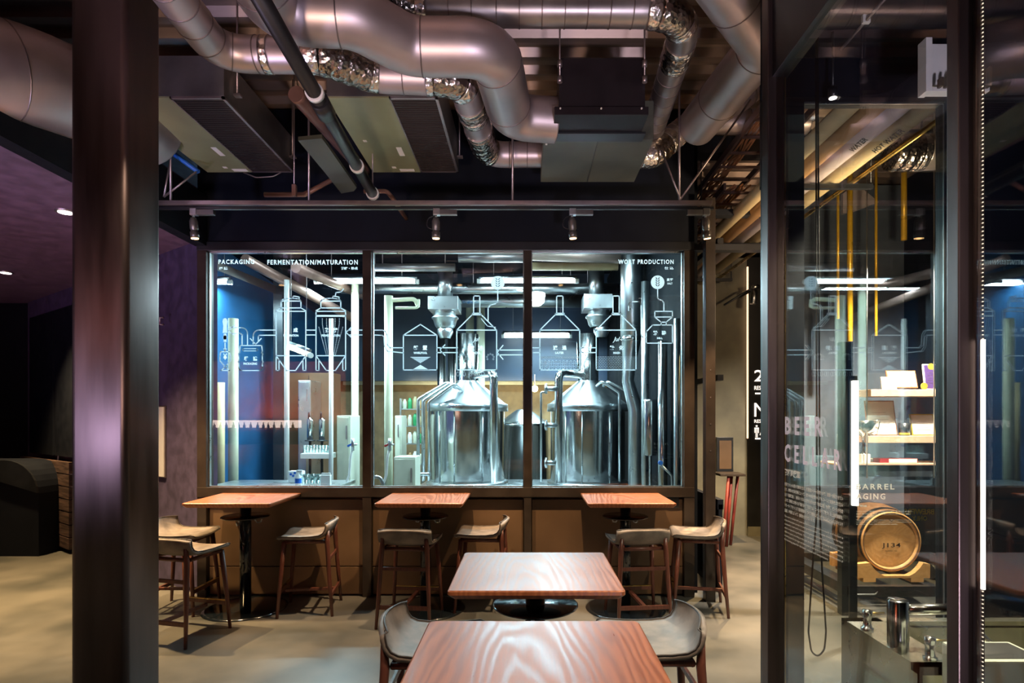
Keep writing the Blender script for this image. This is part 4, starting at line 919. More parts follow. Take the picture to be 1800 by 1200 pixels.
for i, (x, y, z, tg, e) in enumerate(SPOTS):
    t = thing('track_spotlight', sl[i], 'spotlight', (x, y, TZ-.05), 0, 'spotlights on the long rail'); s = -1 if i == 3 else 1
    b_ = NB(); box(b_, -.01 if s > 0 else -.17, .17 if s > 0 else .01, -.02, .02, -.052, -.01, .003); part('adapter', b_, M['unit'], t, False)
    b_ = NB(); box(b_, -.032, .024, -.024, .024, -.055, .0, .004); cyl(b_, (-.01, 0, -.05), (-.01, 0, -.09), .010, 8); part('swivel', b_, M['steelb'], t, False)
    d = (Vector(tg)-Vector((x, y, z))).normalized(); p = Vector((-.01, 0, -.075)); q = p+d*.17
    b_ = NB(); sweep(b_, [p, p+d*.03, p+d*.095, p+d*.10, p+d*.115, p+d*.12, q], [.022, .034, .034, .028, .028, .036, .033], 18); h = part('lamp_head', b_, M['unit'], t, False)
    b_ = NB(); cyl(b_, q, q+d*.006, .029, 16); part('lens', b_, M['spotglow'], t, False, h)
    if i in (1, 2):
        b_ = NB(); sweep(b_, fillet([p+Vector((0, 0, .02)), p+Vector((-.07, 0, .0)), p+Vector((-.08, 0, -.08)), p+Vector((-.02, 0, -.10))], .05), .004, 6); part('cable', b_, M['blackpipe'], t, False)
# added rail out of view for the near fill spots
t = thing('near_fill_track', 'added black rail for fill spots above the near tables, outside the picture', 'rail', (0, 1.2, 3.72))
b_ = NB(); box(b_, -2.4, 1.2, 1.18, 1.22, 3.72, 3.76, .002); part('rail', b_, M['blacksteel'], t)
for x in (-2.2, 0, 1.1): b_ = NB(); cyl(b_, (x, 1.2, 3.76), (x, 1.2, DECK), .01, 8); part('hanger_rod', b_, M['rod'], t)

# ---------------------------------------------------------------- ducts
def arclen(pts):
    s = [0]
    for a, b in zip(pts[:-1], pts[1:]): s.append(s[-1]+(b-a).length)
    return s
def resample(pts, step):
    s = arclen(pts); L = s[-1]; n = max(2, int(L/step)); out = []; j = 0
    for i in range(n+1):
        x = L*i/n
        while j < len(s)-2 and s[j+1] < x: j += 1
        f = (x-s[j])/max(1e-9, s[j+1]-s[j]); out.append(pts[j].lerp(pts[j+1], min(1, max(0, f))))
    return out, L
def duct(name, label, pts, r, R, secs, base='duct', seam=.45, spiral=None, n=32):
    """secs: [(from, to, kind)] in metres along the run; kind flex or tape; the rest is rigid"""
    path = fillet(pts, R, 12); pp, L = resample(path, .012)
    t = thing(name, label, 'duct', pp[len(pp)//2]); N_ = len(pp)-1
    ix = lambda s: max(0, min(N_, int(round(s/L*N_))))
    cuts = sorted(secs); cur = 0; rig = []
    for a, b, k in cuts:
        if a > cur: rig.append((cur, a))
        cur = max(cur, b)
    if cur < L: rig.append((cur, L))
    for a, b in rig:
        i0, i1 = ix(a), ix(b)
        if i1-i0 < 2: continue
        seg = pp[i0:i1+1]
        b_ = NB(); sweep(b_, seg, r, n, True); o = part('duct_section', b_, M[base], t)
        s = spiral or seam; k = 1
        while a+k*s < b-.02:
            i = ix(a+k*s); 
            if 0 < i < N_:
                w_ = .0035; d = (pp[i+1]-pp[i-1]).normalized(); c = pp[i]
                bs = NB(); sweep(bs, [c-d*w_, c+d*w_], r+.0035, n, True); part('seam', bs, M['ductseam'], t, True, o)
            k += 1
    for a, b, k in cuts:
        i0, i1 = ix(a), ix(b)
        if i1-i0 < 1: continue
        seg = pp[i0:i1+1]
        if k == 'flex':
            rr = [r*(1.02+.055*abs(math.sin(i*.012/.085*PI))+random.uniform(-.006, .006)) for i in range(len(seg))]
            b_ = NB(); sweep(b_, seg, rr, n, True); part('flexible_section', b_, M['foil'], t)
        else:
            rr = [r*1.05+random.uniform(-.003, .003) for i in seg]; b_ = NB(); sweep(b_, seg, rr, n, True); part('tape_band', b_, M['tape'], t)
    return t
def P(u, v, Z):    # point on the level Z seen at (u, v)
    return W(u, v, F*(Z-H)/(V0-v))
Z1 = 4.0
p = [P(380, -190, Z1), P(487, 22, Z1), P(620, 28, Z1), P(720, 83, Z1), P(868, 85, Z1), P(898, 206, Z1), P(977, 212, Z1)]
duct('supply_duct', 'fat smooth duct crossing the picture with an elbow into the dark fan unit', p, .158, .22, [], seam=.5)
Z2 = 4.12
p = [P(220, -120, Z2), P(385, 95, Z2), P(565, 98, Z2), P(660, 133, Z2), P(812, 140, Z2), P(856, 272, Z2), P(960, 272, Z2)]
duct('branch_duct', 'thinner duct with foil flexible joints under the fat duct', p, .108, .2,
     [(1.15, 1.20, 'tape'), (1.42, 1.50, 'tape'), (1.50, 1.83, 'flex'), (1.83, 1.90, 'tape'), (2.22, 2.27, 'tape'), (2.27, 2.45, 'flex'), (2.45, 2.52, 'tape'), (2.70, 2.75, 'tape'), (2.75, 2.85, 'flex'), (2.85, 2.92, 'tape'), (3.08, 3.13, 'tape'), (3.13, 3.50, 'flex'), (3.50, 3.55, 'tape'), (4.43, 4.47, 'tape'), (4.47, 4.75, 'flex'), (4.75, 4.82, 'tape')], spiral=.16)
Z3 = 4.40
p = [P(560, -60, Z3), P(700, 16, Z3), P(1215, 18, Z3), P(1140, 250, Z3)]
duct('spiral_duct', 'spiral seamed duct along the top turning down beside the fan unit', p, .103, .34,
     [(.0, .62, 'flex'), (.62, .70, 'tape'), (2.10, 2.17, 'tape'), (2.17, 2.36, 'flex'), (2.36, 2.42, 'tape'), (2.58, 2.64, 'tape'), (2.64, 2.78, 'flex'), (2.78, 2.83, 'tape')], base='spiral', spiral=.145)
Z4 = 4.30
p = [P(1215, -120, Z4), P(1345, 75, Z4), P(1225, 222, Z4)]
duct('return_duct', 'large smooth duct with V elbow at the upper right', p, .165, .20, [], seam=.62)
p = [W(1085, 275, 5.3), W(1150, 272, 5.35), W(1205, 222, 5.5), W(1255, 214, 5.5), W(1420, 214, 5.5)]
duct('outlet_duct', 'brownish level duct behind the V elbow with a foil flexible end', p, .11, .12, [(.22, .34, 'tape'), (.34, .52, 'flex'), (.52, .60, 'tape'), (.66, .72, 'tape')], base='duct', seam=.35)
p = [W(1352, 128, 5.3), W(1300, 170, 5.25), W(1262, 192, 5.2)]
duct('stub_duct', 'short duct joining the V elbow from the right', p, .13, .15, [], seam=.3)
p = [W(-160, 95, 3.3), W(30, 130, 3.7), W(200, 190, 4.4), W(255, 225, 4.8)]
duct('hall_duct', 'very fat silver duct at far left passing behind the column', p, .30, .8, [], base='duct', seam=.42)
# ---------------------------------------------------------------- ceiling units
def unit(label, xl, xr, y0, y1, zb, split, lb2):
    t = thing('air_handling_unit', label, 'ceiling unit', ((xl+xr)/2, (y0+y1)/2, zb), 0, 'olive ceiling units')
    ht = .30
    b_ = NB(); box(b_, xl, xr, y0, y1, zb+.012, zb+ht, .004); part('casing', b_, M['unit'], t)
    xs = xl+(xr-xl)*split
    b_ = NB(); box(b_, xl, xs, y0, y1, zb, zb+.012, .002); pn = part('access_panel', b_, M['olive'], t)
    for (x_, y_, w_, d_) in ((xs-.12, y0+(y1-y0)*.60, .045, .16), (xl+.26, y0+(y1-y0)*.94, .13, .05), (xl+.08, y0+(y1-y0)*.5, .03, .03), (xl+.20, y0+(y1-y0)*.90, .035, .035)):
        b_ = NB(); box(b_, x_, x_+w_, y_, y_+d_, zb-.002, zb); part('label', b_, M['label'], t, True, pn)
    b_ = NB(); box(b_, xs, xr, y0, y0+.02, zb-.002, zb+.012); box(b_, xs, xr, y1-.02, y1, zb-.002, zb+.012); box(b_, xr-.02, xr, y0, y1, zb-.002, zb+.012); box(b_, xs, xs+.01, y0, y1, zb-.002, zb+.012); gf = part('grille_frame', b_, M['rod'], t)
    b_ = NB(); box(b_, xs+.01, xr-.02, y0+.02, y1-.02, zb+.006, zb+.011); part('grille_back', b_, M['grille'], t)
    b_ = NB(); n_ = 40
    for k in range(n_):
        y = y0+.03+(y1-y0-.06)*k/(n_-1); box(b_, xs+.012, xr-.022, y-.004, y+.004, zb-.001, zb+.006)
    part('grille_slats', b_, M['slat'], t)
    for x_ in (xl-.02, xr+.02):
        for y_ in (y0+.15, y1-.1):
            b_ = NB(); cyl(b_, (x_, y_, zb+.10), (x_, y_, DECK), .007, 8); box(b_, x_-.03, x_+.03, y_-.02, y_+.02, zb+.09, zb+.105); part('hanger_rod', b_, M['rod'], t)
    return t
ZU = 4.06; d0 = F*(ZU-H)/560; d1 = F*(ZU-H)/429
unit('olive and black ceiling unit at left, next to the column', px_x(365, d1), px_x(518, d1), d0, d1, ZU, .52, '')
unit('olive and black ceiling unit at right, beside the dark diagonal pipe', px_x(656, d1), px_x(806, d1), d0, d1, ZU, .56, '')
# cable under left unit
b_ = NB(); sweep(b_, fillet([W(428, 303, d1), W(450, 312, d1), W(480, 310, d1), W(494, 303, d1)], .1), .006, 6); solo('sagging_cable', b_, M['rod'], 'thin cable sagging below the left ceiling unit', 'cable')
# dark fan unit
t = thing('fan_unit', 'near black boxy fan unit hung in the middle between the ducts', 'ceiling unit', W(1057, 232, 4.35))
D = 4.12; a = W(983, 187, D); c = W(1134, 102, D)
b_ = NB(); box(b_, a.x, c.x, D, D+.33, a.z, c.z, .003); part('casing', b_, M['unitdark'], t)
b_ = NB(); a2 = W(975, 206, D-.02); c2 = W(1140, 187, D-.02); box(b_, a2.x, c2.x, D-.02, D+.33, 3.912, c2.z, .003); part('lower_casing', b_, M['unitdark'], t)
b_ = NB(); box(b_, a2.x-.04, c2.x+.03, D+.22, D+.35, 3.895, 3.912, .002); part('flange', b_, M['blacksteel'], t)
for u in (984, 1133):
    b_ = NB(); p = W(u, 138, D-.03); cyl(b_, p, (p.x, p.y, DECK), .006, 8); part('hanger_rod', b_, M['rod'], t)
    b_ = NB(); 
    for v in (112, 140): q = W(u, v, D-.03); cyl(b_, q-Vector((0, 0, .02)), q+Vector((0, 0, .02)), .018, 8)
    part('rod_nut', b_, M['rod'], t)
b_ = NB()
for u in (985, 1057, 1128):
    b_ = NB(); q = W(u, 190, D-.035); cyl(b_, q, q+Vector((0, .01, 0)), .006, 8); part('screw', b_, M['label'], t)
ZG = 3.93; y0 = F*(ZG-H)/489; y1 = F*(ZG-H)/412
t = thing('green_plenum', 'dull green black plenum box under the fan unit', 'ceiling unit', (px_x(1050, y0), (y0+y1)/2, ZG))
b_ = NB(); box(b_, px_x(955, y0), px_x(1150, y0), y0+.02, y1, ZG, ZG+.30, .004); pl = part('plenum_casing', b_, M['green'], t)
b_ = NB(); xm = px_x(1052, y0); box(b_, xm-.002, xm+.002, y0+.03, y1-.01, ZG-.002, ZG); part('panel_joint', b_, M['blacksteel'], t, True, pl)
b_ = NB(); p = W(961, 252, y0+.02); box(b_, p.x-.008, p.x+.008, p.y-.003+.05, p.y+.09, ZG-.002, ZG); part('label', b_, M['label'], t, True, pl)

# black diagonal pipe
p0 = P(425, -60, 3.72); p1 = P(655, 340, 3.72)
t = thing('drain_pipe', 'fat black pipe with white clamps running diagonally under the ducts', 'pipe', (p0+p1)/2)
b_ = NB(); cyl(b_, p0, p1, .044, 20); part('pipe', b_, M['blackpipe'], t)
for f, r in ((0, 0), ):
    pass
for v in (163, 292, 340):
    q = P(425+(v+60)*230/400, v, 3.72); d = (p1-p0).normalized(); b_ = NB(); sweep(b_, [q-d*.018, q+d*.018], .054, 20); part('clamp', b_, M['white'], t)
    if v == 340: b_ = NB(); cyl(b_, q+Vector((0, 0, .04)), (q.x, q.y, DECK), .006, 8); part('hanger_rod', b_, M['rod'], t)
b_ = NB(); q = P(560, 175, 3.72); q2 = P(574, 200, 3.72); sweep(b_, [q, q2], .058, 20); part('coupling', b_, M['blackpipe'], t)
# grey cover plate (flat dark baffle) and copper coloured conduit next to it
b_ = NB(); pts = [P(524, 247, 3.9), P(566, 243, 3.9), P(627, 330, 3.9), P(622, 336, 3.9), P(600, 340, 3.9), P(570, 302, 3.9)]
prism(b_, pts, (0, 0, 0), (0, 0, .03)); solo('baffle_plate', b_, M['green'], 'dark grey green flat baffle plate beside the diagonal pipe', 'plate')
for k, (a, c, r) in enumerate((((520, 165), (640, 300), .06), ((590, 140), (645, 250), .045))):
    b_ = NB(); q0, q1 = P(a[0], a[1], 4.25), P(c[0], c[1], 4.25); pp, L = resample([q0, q1], .05)
    sweep(b_, pp, [r*(1+.04*(i % 3 == 0)) for i in range(len(pp))], 16); solo('insulated_line', b_, M['pink'], ('lower' if k == 0 else 'upper')+' pinkish insulated line between the two olive units', 'pipe', 'insulated lines between the units')
# sprinkler pipes
for pts, r, lb in (([W(465, 342, 5.3), W(535, 342, 5.3), W(585, 315, 5.3)], .022, 'pinkish bent pipe under the left ceiling unit'),
                   ([W(640, 336, 5.3), W(680, 336, 5.3), W(690, 348, 5.3), Vector((px_x(692, 5.3), 5.86, px_z(348, 5.3)))], .020, 'short bent pipe end right of the diagonal pipe foot'),
                   ([W(900, 68, 4.9), W(1180, 68, 4.9)], .03, 'level black pipe beneath the deck behind the fan unit')):
    b_ = NB(); sweep(b_, fillet(pts, .06), r, 12); solo('sprinkler_pipe', b_, M['pink' if r < .03 else 'blackpipe'], lb, 'pipe')
t = thing('pipe_drop', 'slim vertical pipe with a clamp hanging below the corner of the left ceiling unit', 'pipe', W(517, 345, 5.2))
b_ = NB(); cyl(b_, W(517, 345, 5.2), (px_x(517, 5.2), 5.2, DECK), .006, 8); part('rod', b_, M['rod'], t); b_ = NB(); box(b_, W(514, 1, 5.2).x, W(521, 1, 5.2).x, 5.18, 5.22, W(0, 345, 5.2).z, W(0, 325, 5.2).z, .004); part('clip', b_, M['pink'], t)
# blue strut at left
b_ = NB(); cyl(b_, W(270, 245, 5.1), W(349, 302, 5.1), .020, 4); solo('blue_strut', b_, M['bluep'], 'blue painted strut between column and left ceiling unit', 'strut')

# ---------------------------------------------------------------- cable ladders and insulated pipes over the corridor
def ladder(x0, x1, z, ya, yb, label, seed):
    t = thing('cable_ladder', label, 'cable tray', ((x0+x1)/2, (ya+yb)/2, z), 0, 'cable ladders over the corridor')
    for x in (x0, x1): b_ = NB(); box(b_, x-.012, x+.012, ya, yb, z, z+.07); part('side_rail', b_, M['traymetal'], t)
    y = ya+.1
    while y < yb: b_ = NB(); box(b_, x0, x1, y-.015, y+.015, z, z+.02); part('rung', b_, M['traymetal'], t); y += .33
    rnd = random.Random(seed)
    for k in range(9):
        x = x0+.04+rnd.random()*(x1-x0-.08)*.6; pts = []; y = ya
        while y <= yb: pts.append(Vector((x+rnd.uniform(-.03, .03), y, z+.03+rnd.uniform(0, .03)))); y += .22
        b_ = NB(); sweep(b_, pts, .010, 6); part('cable', b_, M['cable'], t)
    return t
ladder(2.02, 2.48, 4.42, 4.1, 8.4, 'upper brown cable ladder full of copper coloured cables', 3)
ladder(2.0, 2.4, 4.08, 5.9, 8.6, 'lower small cable ladder beyond the black cross rail', 5)
PIP = [(2.13, 3.85, .062, 'insul', 'ochre insulated pipe leftmost in the bundle over the corridor'), (2.30, 3.85, .064, 'insul3', 'orange brown insulated pipe second in the corridor bundle'),
       (2.47, 3.86, .068, 'insul2', 'lilac white insulated pipe lettered WATER'), (2.64, 3.85, .064, 'insul', 'insulated pipe lettered HOT WATER'), (2.84, 3.84, .02, 'brass', 'thin brass coloured pipe right of the hot water pipe')]
for i, (x, z, r, m, lb) in enumerate(PIP):
    t = thing('insulated_pipe', lb, 'pipe', (x, 6, z), 0, 'insulated pipes over the corridor')
    b_ = NB(); cyl(b_, (x, 3.42, z), (x, CY-.01, z), r, 20); part('pipe_jacket', b_, M[m], t)
    if i in (2, 3):
        b_ = NB(); s = 'WATER' if i == 2 else 'HOT WATER'; nn = Vector((-.55, 0, -.83)).normalized(); ya_ = Vector((0, -1, 0)).cross(nn)*-1
        o_ = Vector((x, 4.40, z))+nn*(r+.004)-ya_*.03
        text(b_, s, o_, (0, -1, 0), ya_ if ya_.z > 0 else -ya_, (.20 if i == 2 else .34), .040, bold=.02, depth=.002); part('lettering', b_, M['ink'], t)
for k in range(3):
    y = 5.0+k*1.7; b_ = NB(); box(b_, 2.0, 2.95, y-.02, y+.02, 3.74, 3.78)
    for x in (2.0, 2.94): cyl(b_, (x, y, 3.76), (x, y, DECK), .008, 6)
    solo('pipe_hanger', b_, M['blacksteel'], 'black trapeze hanger under the corridor pipes, '+('nearest', 'middle', 'farthest')[k], 'hanger', 'trapeze hangers under the corridor pipes')
#%%PART3%%
# ---------------------------------------------------------------- glass vestibule and cellar at right
GXp = 1.289; DT = 3.55
bm = NB(); box(bm, GXp, GXp+.010, 1.76, 3.02, .05, DT); struct('window_6', bm, M['glassB'])
w6 = bpy.data.objects['window_6']
bm = NB(); box(bm, GXp, GXp+.010, .9, 1.69, .05, DT+.4); struct('window_7', bm, M['glassB'])
bm = NB(); box(bm, GXp-.02, GXp+.06, 1.0, 3.06, DT, DECK, .002); struct('wall_fascia', bm, M['blacksteel'])
t = thing('corner_post', 'black square post at the far corner of the glass room on the right', 'post', (1.29, 3.05, 0))
b_ = NB(); box(b_, 1.246, 1.33, 3.02, 3.10, 0, DECK-.01, .006); part('post_body', b_, M['column'], t)
b_ = NB(); box(b_, 1.333, 1.339, 3.02, 3.04, 0, DT); part('edge_bead', b_, M['brass'], t)
t = thing('glass_post', 'black square post near the viewer with bluish face at right', 'post', (1.30, 1.74, 0))
b_ = NB(); box(b_, 1.262, 1.325, 1.71, 1.76, 0, DECK-.01, .004); part('post_body', b_, M['column'], t)
b_ = NB(); box(b_, 1.327, 1.332, 1.71, 1.73, 0, 3.4); part('edge_bead', b_, M['brass'], t)
struct('trim_8', box(NB(), GXp-.01, GXp+.05, 1.60, 3.02, 0, .06, .002), M['blacksteel'], label='black floor channel of the side glass')
# LED profile just right of the near post
t = thing('led_profile', 'vertical LED light profile at right edge of the picture', 'light', (1.32, 1.70, 0))
xl = px_x(1727, 1.70)
b_ = NB(); box(b_, xl-.007, xl+.007, 1.700, 1.709, 0, 3.2, .001); part('profile', b_, M['rod'], t)
b_ = NB(); box(b_, xl-.0045, xl+.0045, 1.694, 1.700, px_z(1035, 1.7), px_z(597, 1.7)); part('diffuser', b_, M['led'], t)
b_ = NB(); z = .5
while z < 3.2:
    if not (px_z(1035, 1.66) < z < px_z(597, 1.66)):
        box(b_, xl-.0012, xl+.0012, 1.697, 1.700, z, z+.0025)
    z += .012
o = part('led_dots', b_, M['leddot'], t)
# frontal glass at D = 3.3
D3 = 3.3; fx0, fx1 = px_x(1411, D3), px_x(1655, D3); fz = px_z(183, D3)
bm = NB(); box(bm, fx0, fx1, D3, D3+.008, .03, fz); w8 = struct('window_8', bm, M['glassB'])
bm = NB(); box(bm, GXp+.05, fx0, D3-.02, D3+.05, 0, fz+.02, .003); box(bm, fx1, fx1+.09, D3-.02, D3+.05, 0, fz+.02, .003); box(bm, GXp+.05, 5.0, D3-.02, D3+.05, fz, fz+.03, .003)
struct('trim_9', bm, M['blacksteel'], label='black frame round the cellar glass')
bm = NB(); box(bm, fx0, fx1, D3-.025, D3-.02, fz-.012, fz); box(bm, fx1-.006, fx1, D3-.025, D3-.02, .03, fz); struct('trim_10', bm, M['steelb'], label='bright bead round the cellar glass')
bm = NB(); box(bm, GXp+.05, 5.0, D3-.01, D3+.05, fz+.03, DECK); struct('wall_cellar_head', bm, M['blackwall'])
bm = NB(); box(bm, fx1+.09, 5.0, D3-.01, D3+.05, 0, fz+.02); struct('wall_cellar_front', bm, M['blackwall'])
bm = NB(); box(bm, GXp+.06, 3.2, 1.0, D3, 3.9, 3.95); struct('ceiling_vestibule', bm, M['blackwall'])
bm = NB(); box(bm, 3.2, 3.25, 1.0, D3, 0, 3.95); struct('wall_vestibule', bm, M['bluegrey'])
# cellar back and side
bm = NB(); box(bm, 3.42, 7.0, 7.6, 7.7, 0, 4.8); struct('wall_cellar_back', bm, M['bluegrey'])
bm = NB(); box(bm, 4.9, 5.0, D3, 7.6, 0, DECK); struct('wall_cellar_side', bm, M['blackwall'])
for u0, u1 in ((1480, 1499),):
    b_ = NB(); D = 5.3; box(b_, px_x(u0, D), px_x(u1, D), D, D+.08, 0, px_z(600, D), .004); solo('cellar_post', b_, M['blacksteel'], 'black upright left of the barrel in the cellar', 'post')
# glowing tube built for the reflection of the LED strip, lights the shelves
t = thing('reflection_tube', 'glowing vertical tube standing in for a reflected light strip left of the award shelves', 'light', W(1503, 890, 4.6))
b_ = NB(); D = 4.6; cyl(b_, W(1503, 888, D), W(1503, 669, D), .025, 14); part('tube', b_, M['led'], t)
b_ = NB(); a = W(1503, 900, D); box(b_, a.x-.03, a.x+.03, D+.02, D+.04, 0, px_z(660, D)); part('back_profile', b_, M['blacksteel'], t)
# vinyl lettering
xa = Vector((0, -1, 0)); ya = Vector((0, 0, 1))
def sd(u): return GXp*F/(u-U0)
def side(bm, s, u0, u1, z0, z1, **k):
    y0_, y1_ = sd(u0), sd(u1); text(bm, s, (GXp-.002, y0_, z0), xa, ya, y0_-y1_, z1-z0, depth=.001, **k)
b_ = NB(); side(b_, 'BEER', 1381, 1446, 1.712, 1.80, bold=.03, sp=1.9); side(b_, 'CELLAR', 1380, 1480, 1.577, 1.665, bold=.03, sp=1.9); mesh_obj('large_lettering', b_, M['lilacvinyl'], w6)
b_ = NB(); side(b_, '発酵貯蔵室', 1380, 1407, 1.508, 1.543, bold=.04); mesh_obj('japanese_heading', b_, M['paper'], w6)
L1 = ['麦芽でつくった麦汁に酵母を加え、数週間から一ヶ月間かけて、発酵・熟成させてい', 'ます。酵母の生命活動によって、麦汁中の糖分からアルコールと炭酸ガスを生み', '出す「発酵工程」、酵母のうまみと香りを引き出す「熟成工程」を経て、ビールが完成', 'します。酵母には色々な種類があり、当店では、エールタイプをつくる上面発酵酵母、', 'ラガータイプをつくる下面発酵酵母、ワイン酵母など、つくりたいビールのスタイルや']
b_ = NB()
for k, s in enumerate(L1): z = 1.475-k*.0262; side(b_, s, 1380, 1483, z-.017, z, bold=.01)
z = 1.475-5*.0262; side(b_, '温度、時期によって、酵母を変えています。', 1380, 1433, z-.017, z, bold=.01)
mesh_obj('japanese_paragraph', b_, M['paper'], w6)
L2 = ['The wort is mixed with yeast and fermented for weeks to a month until the beer is', 'in the fermentation process the yeast generates alcohol and carbon dioxide from the sugar', 'contained in wort and in the maturation process the flavor and fragrance is extracted', 'which is matured to perfection. There are various types of yeast and at this shop we use', 'different yeasts according to the style of the beer such as ale yeast for top fermenting', 'brewing yeast for the lager and wine yeast as well as the temperature and the season of']
b_ = NB()
for k, s in enumerate(L2): z = 1.312-k*.0192; side(b_, s, 1380, 1483, z-.0125, z)
z = 1.312-6*.0192; side(b_, 'fermenting yeast for the beer, season and temperature.', 1380, 1457, z-.0125, z); mesh_obj('english_paragraph', b_, M['paper'], w6)
b_ = NB(); Df = D3-.004
wtext(b_, 'BARREL', 1505, 860, 1572, 850, Df, bold=.02, sp=1.35); wtext(b_, 'AGING', 1505, 877.5, 1556, 867, Df, bold=.02, sp=1.35); mesh_obj('large_lettering', b_, M['paper'], w8)
b_ = NB(); wtext(b_, '樽熟成', 1505, 891, 1524, 887, Df, bold=.03); wtext(b_, 'ウイスキーやワイン用の樽でビールを熟成させています。樽に使われた木の香りや', 1505, 900, 1603, 897, Df); wtext(b_, '成分が、樽の中のウイスキーやワインの風味とともにビールに溶け込み、複雑な', 1505, 904.5, 1600, 901.5, Df); wtext(b_, '味わいが生まれます。', 1505, 909, 1530, 906, Df)
wtext(b_, 'The beer is aged in barrels used for whisky and wine, taking on the aroma of the wood', 1505, 915, 1602, 912.5, Df); wtext(b_, 'and the flavor left in the barrel, which gives it a deep and complex taste with time', 1505, 918.5, 1602, 916, Df); wtext(b_, 'to make a rich beer that is matured for months.', 1505, 922, 1578, 919.5, Df); mesh_obj('small_lettering', b_, M['paper'], w8)
# yellow lettering seen from behind, on the glass door past the barrel
bm = NB(); D = 7.0; box(bm, px_x(1600, D), px_x(1665, D), D, D+.012, .05, px_z(840, D)); d1_ = struct('door_1', bm, M['kglass'])
b_ = NB(); text(b_, 'BREWERS', W(1642, 904, D-.004), -X, Z, 53*D/F, 10*D/F, bold=.03, depth=-.001); text(b_, 'ONLY', W(1630, 915, D-.004), -X, Z, 27*D/F, 9*D/F, bold=.03, depth=-.001); mesh_obj('mirrored_lettering', b_, M['gold'], d1_)
# barrel (axis along y)
D = 5.6; c = W(1567, 952, D)
t = thing('oak_barrel', 'oak barrel with round pale head stencilled J134 lying in the cellar', 'barrel', (c.x, D, .3))
prof = [(.282, 0), (.30, .06), (.325, .17), (.335, .27), (.325, .37), (.30, .48), (.282, .54)]
rot = Matrix.Translation((c.x, D, c.z)) @ Matrix.Rotation(-PI/2, 4, 'X')
b_ = NB(); lathe(b_, [(.262, .03), (.262, 0), (.282, 0)]+prof[1:]+[(.262, .54), (.0, .52)], (0, 0, 0), 48); xform(b_, rot); part('staves', b_, M['barreldark'], t)
b_ = NB(); lathe(b_, [(0, .025), (.263, .03)], (0, 0, 0), 48); xform(b_, rot); hd = part('barrel_head', b_, M['barrel'], t)
b_ = NB(); lathe(b_, [(.248, .024), (.263, .004), (.283, -.003), (.286, .01)], (0, 0, 0), 48); xform(b_, rot); part('head_rim', b_, M['barrel'], t)
for za, r in ((.035, .294), (.10, .311), (.44, .311), (.505, .294)):
    b_ = NB(); lathe(b_, [(r-.004, za-.02), (r+.003, za+.02)], (0, 0, 0), 48); xform(b_, rot); part('hoop', b_, M['blacksteel'], t)
b_ = NB(); wtext(b_, 'J134', 1550, 964, 1583, 954, D+.018, bold=.01); text(b_, 'BARREL No.', W(1556, 969, D+.018), X, Z, .12, .012); wtext(b_, '⌄', 1562, 917, 1572, 912, D+.018); part('stencil', b_, M['ink'], t, True, hd)
t = thing('barrel_cradle', 'orange timber cradle under the oak barrel', 'cradle', (c.x, D+.3, .22))
for y in (D-.02, D+.42):
    b_ = NB(); a_, e_ = W(1498, 0, D).x, W(1625, 0, D).x; zb = .28; ztp = .41
    pts = [Vector((a_, 0, zb)), Vector((e_, 0, zb)), Vector((e_, 0, ztp))]+[Vector((c.x+.33*math.cos(PI*k/10*.62+PI*1.19-0), 0, 0)) for k in ()]
    pts += [Vector((c.x+.30*math.sin(an), 0, max(zb+.02, c.z-.335*math.cos(an)))) for an in [1.0-.2*k for k in range(11)]]+[Vector((a_, 0, ztp))]
    prism(b_, pts, (0, y-.06, 0), (0, y, 0)); part('cradle_block', b_, M['barrel'], t)
for x in (a_+.12, e_-.12):
    b_ = NB(); box(b_, x-.06, x+.06, D-.08, D+.42, .24, .28, .003); part('runner', b_, M['barrel'], t)
t = thing('black_dolly', 'black steel platform frame with pull handles under the barrel cradle', 'dolly', (c.x, 5.8, 0))
x0_, x1_ = px_x(1484, 5.35), 4.6
for (xa0, xb0, ya0, yb0) in ((x0_, x1_, 5.30, 5.36), (x0_, x1_, 6.6, 6.66), (x0_, x0_+.06, 5.3, 6.66), (x1_-.06, x1_, 5.3, 6.66)):
    b_ = NB(); box(b_, xa0, xb0, ya0, yb0, .17, .265, .003); part('side_rail', b_, M['blacksteel'], t)
for x in (3.05, 3.75):
    b_ = NB(); box(b_, x-.05, x+.05, 5.36, 6.6, .19, .24, .003); part('cross_member', b_, M['blacksteel'], t)
for x in (x0_+.15, 4.35): b_ = NB(); sweep(b_, fillet([(x-.12, 5.29, .22), (x-.08, 5.26, .205), (x+.08, 5.26, .205), (x+.12, 5.29, .22)], .03), .006, 8); part('handle', b_, M['steelb'], t)
for x in (x0_+.08, 4.5):
    for y in (5.4, 6.5): b_ = NB(); cyl(b_, (x-.02, y, .085), (x+.02, y, .085), .085, 16); part('caster', b_, M['blacksteel'], t)
